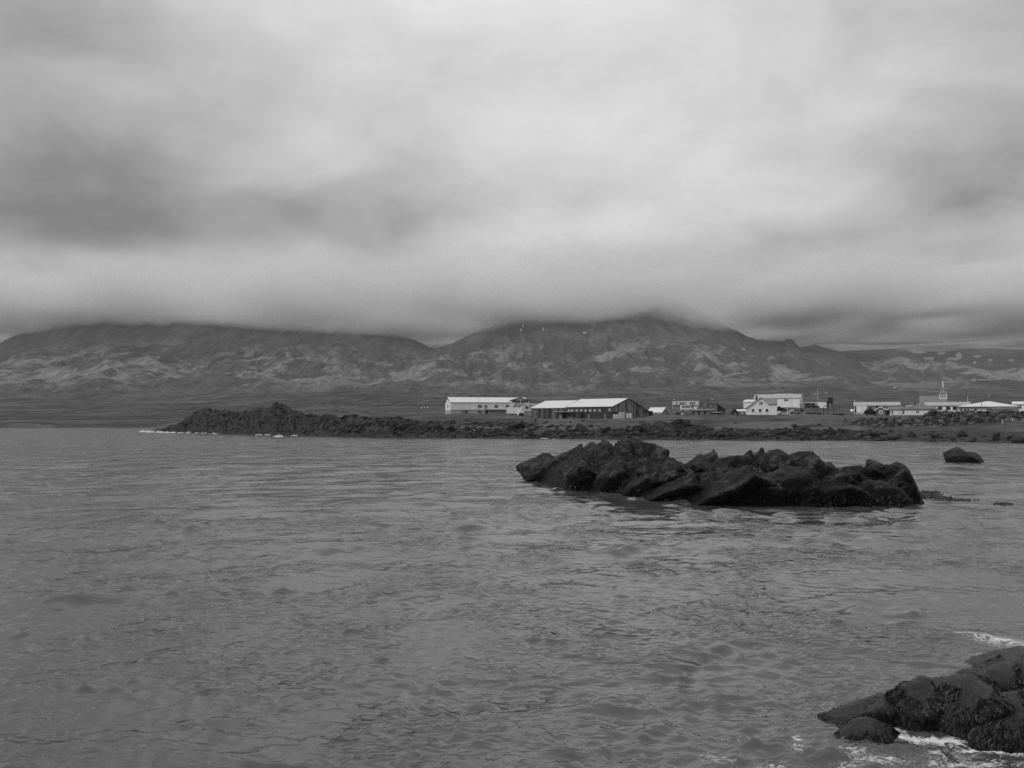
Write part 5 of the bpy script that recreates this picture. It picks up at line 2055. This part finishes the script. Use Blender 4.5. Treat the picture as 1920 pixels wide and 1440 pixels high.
def box_trailer():
    p = at_d(964.5, 781, 344)
    p.z = gz(p.x, p.y)
    o = empty("box_trailer", p, facing(964))
    tag(o, "white box trailer parked in front of the factory gable", 'trailer')
    MB().box(-2.7, 2.7, 0, 2.4, .75, 3.05).build("box_body", W_WHITE, o)
    MB().box(-2.75, 2.75, -.03, -.003, .72, .86).build("skirt", W_GREY, o)
    for x in (-1.6, -.7):
        for y in (.15, 2.05):
            MB().prism([(x + .42 * math.cos(a), .42 + .42 * math.sin(a)) for a in np.linspace(0, 2 * math.pi, 13)[:-1]][::-1], 'y', y, y + .25).build("wheel", TYRE, o)
    MB().box(2.2, 2.35, .4, .55, 0, .74).build("landing_leg", STEEL, o)
    MB().box(2.2, 2.35, 1.8, 1.95, 0, .74).build("landing_leg", STEEL, o)


box_trailer()


def watch_tower():
    o, k = mk("wooden_tower", 'tower', "dark wooden tower with a boxed top on four slanting legs", 'tower')
    Z = lambda py: (782 - py) * k
    zb, zt = Z(757), Z(746)
    MB().box(-.82, .82, .1, 1.7, zb, zt).build("cabin_box", W_DARK, o)
    MB().box(-.9, .9, .02, 1.78, zt + .003, zt + .14).build("cap", W_DARK, o)
    for sx in (-1, 1):
        for y0, y1 in ((.2, -.05), (1.6, 1.85)):
            MB().tube([(sx * .78, y0, zb + .02), (sx * 1.0, y1, -.4)], .085, 6).build("leg", W_DARK, o)
    MB().tube([(-.88, .1, 2.4), (.88, .1, 2.4)], .05).build("brace", W_DARK, o)
    MB().tube([(-.85, .1, 3.3), (.95, .05, .9)], .04).build("brace", W_DARK, o)
    return o


watch_tower()


# --- poles and lamps
def street_lamp(px, pyb, pyt, d, hx, label):
    p = at_d(px, pyb, d)
    z = gz(p.x, p.y)
    top = at_d(px, pyt, d).z
    o = empty("street_lamp", (p.x, p.y, z), facing(px))
    tag(o, label, 'street lamp', 'street lamps through the village')
    h = top - z
    k = d / F
    dx = (hx - px) * k
    s = 1 if dx > 0 else -1
    MB().tube([(0, 0, -.5), (0, 0, h * .55), (0, 0, h - .9), (dx * .12, 0, h - .45), (dx * .35, 0, h - .12), (dx * .62, 0, h)], [.10, .085, .065, .06, .05, .045], 6).build("pole", STEEL, o)
    MB().ball((dx * .62 + s * .40, 0, h + .02), (.48, .18, .10), 8, 6).build("lamp_head", LAMPW, o)


street_lamp(1520.5, 766, 739.5, 400, 1531, "curved street lamp standing before the building with the round emblem")
street_lamp(1557.8, 772, 736.5, 380, 1548, "street lamp rising behind the dark wooden tower")
street_lamp(1692, 783, 727, 322, 1675, "tall street lamp in front of the hipped bungalow")
street_lamp(1840.5, 775, 712, 288, 1826, "tallest street lamp, in front of the broad white hipped roof")
street_lamp(1850.5, 762, 741, 430, 1853, "distant street lamp behind the broad white hipped roof")
street_lamp(1260.8, 770, 749, 450, 1264, "street lamp at the end of the pale workshop")
street_lamp(1331, 770, 749, 440, 1336, "street lamp behind the weathered house")


def flagpole(px, pyb, pyt, d, label, r=.07):
    p = at_d(px, pyb, d)
    z = gz(p.x, p.y)
    h = at_d(px, pyt, d).z - z
    o = empty("flagpole", (p.x, p.y, z))
    tag(o, label, 'flagpole', 'white poles among the houses')
    MB().tube([(0, 0, -.4), (0, 0, h * .6), (0, 0, h)], [r, r * .85, r * .6], 6).build("pole", TRIM, o)
    MB().ball((0, 0, h + .08), .12, 6, 5).build("ball_top", TRIM, o)


flagpole(1476.5, 779, 759.5, 312, "white flagpole beside the gabled white house", .09)
flagpole(1602.8, 782, 750, 338, "white flagpole at the end of the veranda house", .09)
flagpole(1815, 775, 744, 350, "white flagpole at the end of the long house", .08)
flagpole(1533.5, 760, 730, 460, "thin tall mast behind the building with the round emblem", .07)


def post(px, pyb, pyt, d, label):
    p = at_d(px, pyb, d)
    z = gz(p.x, p.y)
    h = at_d(px, pyt, d).z - z
    o = empty("gate_post", (p.x, p.y, z))
    tag(o, label, 'post')
    MB().tube([(0, 0, -.3), (0, 0, h)], .12, 6).build("shaft", W_DARK, o)
    MB().box(-.16, .16, -.16, .16, h + .002, h + .1).build("cap", W_DARK, o)


post(1544.5, 781, 764, 322, "dark wooden post standing beside the wooden tower")


# --- cars
def car(px, pyb, d, rz, paint, label, van=False):
    p = at_d(px, pyb, d)
    p.z = gz(p.x, p.y)
    o = empty("parked_car", p, rz)
    tag(o, label, 'car', 'parked vehicles')
    L = 2.1
    if van:
        prof_ = [(-2.6, .35), (2.6, .35), (2.65, .95), (2.2, 1.3), (1.7, 2.35), (-2.55, 2.45), (-2.65, .9)]
        win = [(-2.2, -.9), (-.7, .5), (.65, 1.6)]
        zw0, zw1, wx = 1.35, 2.05, 1.7
    else:
        prof_ = [(-2.1, .3), (2.1, .3), (2.15, .75), (1.2, .92), (.55, 1.45), (-1.2, 1.48), (-1.95, 1.0), (-2.15, .8)]
        win = [(-1.25, -.35), (-.25, .55)]
        zw0, zw1, wx = .98, 1.36, 1.3
    MB().prism(prof_[::-1] if False else prof_, 'y', -.85, .85).build("body", paint, o)
    for (a, b) in win:
        for y in (-.86, .853):
            MB().box(a, b, y, y + .007, zw0, zw1).build("side_window", GLASS, o)
    for x in (-wx, wx):
        for y in (-.9, .68):
            w = MB().prism([(x + .33 * math.cos(a), .33 + .33 * math.sin(a)) for a in np.linspace(0, 2 * math.pi, 13)[:-1]][::-1], 'y', y, y + .22).build("wheel", TYRE, o)
    e = prof_[2][0]
    for y in (-.6, .45):
        MB().box(e - .03, e + .02, y, y + .2, .6, .75).build("headlight", LAMPW, o)


car(1468, 780, 326, .25, CARW, "white car parked beside the white flagpole")
car(1489, 779.5, 332, math.pi + .3, CARG, "grey car parked to the flagpole's far side in the yard")
car(1287, 767.5, 440, .1, CARW, "white camper van in front of the pale workshop", True)


# --- yard things
def fish_tub(px, pyb, d, s, mat, label, group, dz=0.0, rz=0.2):
    p = at_d(px, pyb, d)
    p.z = gz(p.x, p.y) + dz
    o = empty("fish_tub", p, rz)
    tag(o, label, 'tub', group)
    w, h = s, s * .62
    b = MB()
    b.box(-w / 2, w / 2, -w / 2, -w / 2 + .06, .12, h)
    b.box(-w / 2, w / 2, w / 2 - .06, w / 2, .12, h)
    b.box(-w / 2, -w / 2 + .06, -w / 2 + .06, w / 2 - .06, .12, h)
    b.box(w / 2 - .06, w / 2, -w / 2 + .06, w / 2 - .06, .12, h)
    b.box(-w / 2 + .06, w / 2 - .06, -w / 2 + .06, w / 2 - .06, .13, .2)
    b.build("tub_body", mat, o)
    for x in (-w / 3, w / 3):
        MB().box(x - .08, x + .08, -w / 2 + .02, w / 2 - .02, 0, .118).build("skid", mat, o)


for i, (px, dz, dd) in enumerate(((972.5, 0, 0), (974.8, .0, 1.5), (976.5, .75, .8), (978.5, 0, .4), (980.6, 0, 1.2), (979.6, .75, .9))):
    fish_tub(px, 783, 338 + dd, 1.15, W_WHITE, "white plastic fish tub stacked on top of others beside the box trailer" if dz else "white plastic fish tub on the ground beside the box trailer", "stacked white tubs" if dz else "white tubs on the ground", dz, .2 * i)
for i, (px, dd) in enumerate(((1252.5, 0), (1256.5, .4), (1260.5, .2))):
    fish_tub(px, 783.5, 330 + dd, 1.2, W_LGREY, "grey plastic tub standing on the grass by the little white-roofed house", "grey tubs on the grass", 0, .1 * i)
for i, (px, dd) in enumerate(((998, 0), (1003, .5))):
    fish_tub(px, 786, 322 + dd, 1.1, W_LGREY, "pale tub left against the dark planked shed wall", "tubs by the shed wall", 0, .3 * i)


def rowing_boat():
    p = at_d(1342.5, 782, 322)
    p.z = gz(p.x, p.y)
    o = empty("rowing_boat", p, .15)
    tag(o, "small dark rowing boat with a white rim drawn up by the low annex", 'boat')
    n, sec = 13, []
    vs, fs = [], []
    for i in range(n):
        u = -1 + 2 * i / (n - 1)
        wd = .62 * (1 - abs(u) ** 2.4) + .02
        sh = .15 * u * u
        x = u * 1.7
        vs += [(x, -wd, .62 + sh), (x, -wd * .8, .28 + sh), (x, 0, .12 + sh * .8), (x, wd * .8, .28 + sh), (x, wd, .62 + sh)]
    for i in range(n - 1):
        for q in range(4):
            a = i * 5 + q
            fs.append((a, a + 1, a + 6, a + 5))
    hull = MB().add(vs, fs).build("hull", W_DARK, o)
    sm = hull.modifiers.new("thick", 'SOLIDIFY')
    sm.thickness = .05
    rim = MB()
    for q in (0, 4):
        rim.tube([vs[i * 5 + q] for i in range(n)], .06, 5)
    rim.build("gunwale", TRIM, o)
    for x in (-.6, .5):
        MB().box(x - .12, x + .12, -.5, .5, .48, .53).build("thwart", W_BROWN, o)


rowing_boat()


# --- shrubs
def shrub(px, pyb, d, w, h, label, group, seed, stem=.15):
    p = at_d(px, pyb, d)
    p.z = gz(p.x, p.y)
    o = empty("garden_shrub", p)
    tag(o, label, 'shrub', group)
    rs = np.random.RandomState(seed)
    n = int(260 * max(w * h, .6))
    u = rs.normal(size=(n, 3))
    u /= np.linalg.norm(u, axis=1)[:, None]
    rad = rs.uniform(.55, 1.05, n)[:, None] * (1 + .25 * fbm3(u * 1.8 + seed, 2))[:, None]
    C = u * rad * np.array([w / 2, w / 2, h / 2]) + np.array([0, 0, h / 2 + stem])
    C[:, 2] = np.maximum(C[:, 2], .05)
    a = rs.normal(size=(n, 3))
    a /= np.linalg.norm(a, axis=1)[:, None]
    b = np.cross(a, rs.normal(size=(n, 3)))
    b /= np.linalg.norm(b, axis=1)[:, None]
    s = rs.uniform(.09, .2, n)[:, None]
    V = np.stack([C - a * s, C - b * s * .6, C + a * s, C + b * s * .6], 1).reshape(-1, 3)
    obj_from("foliage", mesh_np("foliage", V, np.arange(4 * n).reshape(-1, 4), False), LEAF, o)
    t = MB()
    for q in range(5):
        e = C[rs.randint(n)] * np.array([.8, .8, .95])
        t.tube([(0, 0, -.2), tuple(e * np.array([.3, .3, .5])), tuple(e)], [.07, .05, .02], 5)
    t.build("stem", BARK, o)


for i, (px, w, h) in enumerate(((1625.5, 1.7, 1.7), (1632.5, 2.0, 2.1), (1639, 1.6, 1.5))):
    shrub(px, 782.5, 327 + .3 * i, w, h, "dense dark bush crowding the hut's flagpole side", "bushes beside the hut", 10 + i)
shrub(1664.5, 782.5, 327, 1.6, 1.9, "dense dark bush between the hut and the bungalow", "bushes beside the hut", 20)
for i, px in enumerate((1566, 1570.5, 1575, 1579.5)):
    shrub(px, 782, 322, 1.2, .9, "low dark hedge bush to the flagpole side of the wooden tower", "hedge by the tower", 30 + i, .02)
shrub(1466, 767, 345, 2.0, 1.8, "dark shrub against the white hall wall", "shrubs before the hall", 40)
shrub(1460.5, 762, 340, 1.4, 2.4, "tall dark shrub at the corner of the gabled white house", "shrubs before the hall", 41)
shrub(1474, 767, 350, 1.6, 1.2, "low dark shrub against the white hall wall", "shrubs before the hall", 42)
for i, px in enumerate((1482, 1487, 1492)):
    shrub(px, 766.5, 352, 1.1, .7, "low shrub in the row along the foot of the hall", "shrubs before the hall", 43 + i, .02)
shrub(1503.4, 780, 318, .95, .9, "small round-headed dark tree alone on the grass by the cars", "small garden tree", 50, .85)
for i, px in enumerate((1513, 1517.5, 1522, 1528, 1533.5, 1538)):
    shrub(px, 781.5, 318, .8, .55, "tiny dark plant in the row on the grass before the wooden tower", "row of low plants", 60 + i, .02)
for i, px in enumerate((1377, 1383, 1388)):
    shrub(px, 768, 380, 1.6, 1.0, "dark bush on the rise behind the dark cabin", "bushes behind the cabin", 70 + i, .02)
shrub(1271, 784, 328, 1.3, .75, "dark clump beside the grey tubs on the grass", "clump by the tubs", 75, .02)
shrub(978, 787, 330, 1.9, .9, "dark clump on the bank below the white tubs", "clump below the tubs", 76, .02)


# --- gulls and sheep
def gull(px, py, label):
    p = at(px, py, .35)
    p.z = max(gz(p.x, p.y), 0.0) + .45
    o = empty("gull", p, random.Random(px).uniform(0, 6))
    tag(o, label, 'gull', 'gulls on the shore rocks')
    b = MB()
    b.ball((0, 0, .22), (.26, .11, .11), 8, 6)
    b.ball((.22, 0, .36), (.085, .07, .075), 8, 6)
    b.tube([(.16, 0, .27), (.21, 0, .34)], .055, 6)
    b.tube([(-.2, 0, .23), (-.4, 0, .25)], [.07, .02], 5)
    b.build("body", TRIM, o, True)
    MB().tube([(.29, 0, .355), (.38, 0, .34)], [.02, .008], 5).build("beak", W_GREY, o)
    for y in (-.05, .05):
        MB().tube([(0, y, -.4), (0, y, .14)], .012, 4).build("leg", W_GREY, o)


for px, py in ((870, 818.2), (880.6, 818), (889, 819)):
    gull(px, py, "white gull standing on the dark shore rocks below the factory")


def sheep(px, py, Y, seed):
    p = at_d(px, py, Y)
    p.z = float(full_height(np.array([p.x]), np.array([p.y]))[0])
    o = empty("sheep", p, seed * 1.3)
    tag(o, "white sheep grazing on the slope behind the headland", 'sheep', 'sheep on the slope')
    b = MB()
    b.ball((0, 0, .72), (.55, .28, .30), 10, 7)
    b.ball((.58, 0, .78), (.18, .10, .11), 8, 6)
    b.tube([(.35, 0, .8), (.55, 0, .8)], .14, 6)
    b.build("body", TRIM, o, True)
    for x in (-.3, .3):
        for y in (-.13, .13):
            MB().tube([(x, y, 0), (x, y, .55)], [.035, .06], 5).build("leg", W_DARK, o)


for i, (px, py, Y) in enumerate(((790.5, 751, 640), (796, 750.5, 650), (802, 749, 655))):
    sheep(px, py, Y, i)


def marker_post(px, py, Y, h, lean, label):
    p = at_d(px, py, Y)
    o = empty("marker_post", p, .3)
    tag(o, label, 'post', 'white sticks on the sea wall')
    MB().tube([(0, 0, -.5), (lean * h, 0, h)], [.09, .08], 6).build("stake", TRIM, o)
    MB().box(lean * h - .12, lean * h + .12, -.12, .12, h + .002, h + .06).build("cap", TRIM, o)


marker_post(1880, 792, 237.5, .7, -.25, "short white stake leaning among the sea wall boulders")
marker_post(1900, 787, 239, .45, -.9, "fallen white stick lying across the sea wall boulders")


def hay_bale(px, py, Y):
    p = at_d(px, py, Y)
    p.z = gz(p.x, p.y)
    o = empty("hay_bale", p, .6)
    tag(o, "white wrapped hay bale on the grass by the veranda house's flagpole", 'bale')
    ring = [(math.cos(a) * .62, .62 + math.sin(a) * .6) for a in np.linspace(0, 2 * math.pi, 19)[:-1]]
    MB().prism(ring[::-1], 'y', -.6, .6).build("wrap", TRIM, o)
    MB().prism([(x * .55, .62 + (z - .62) * .55) for x, z in ring][::-1], 'y', -.62, -.602).build("folded_end", W_LGREY, o)


hay_bale(1598.5, 770, 390)


def notice_board(px, py, Y):
    p = at_d(px, py, Y)
    p.z = gz(p.x, p.y)
    o = empty("sign_post", p, facing(px))
    tag(o, "small white sign on a short post at the top of the shore bank", 'sign')
    MB().tube([(0, 0, -.3), (0, 0, .8)], .05, 6).build("shaft", STEEL, o)
    MB().box(-.28, .28, -.06, -.052 + .03, .7, 1.05).build("plate", TRIM, o)


notice_board(1279.5, 789, 300)
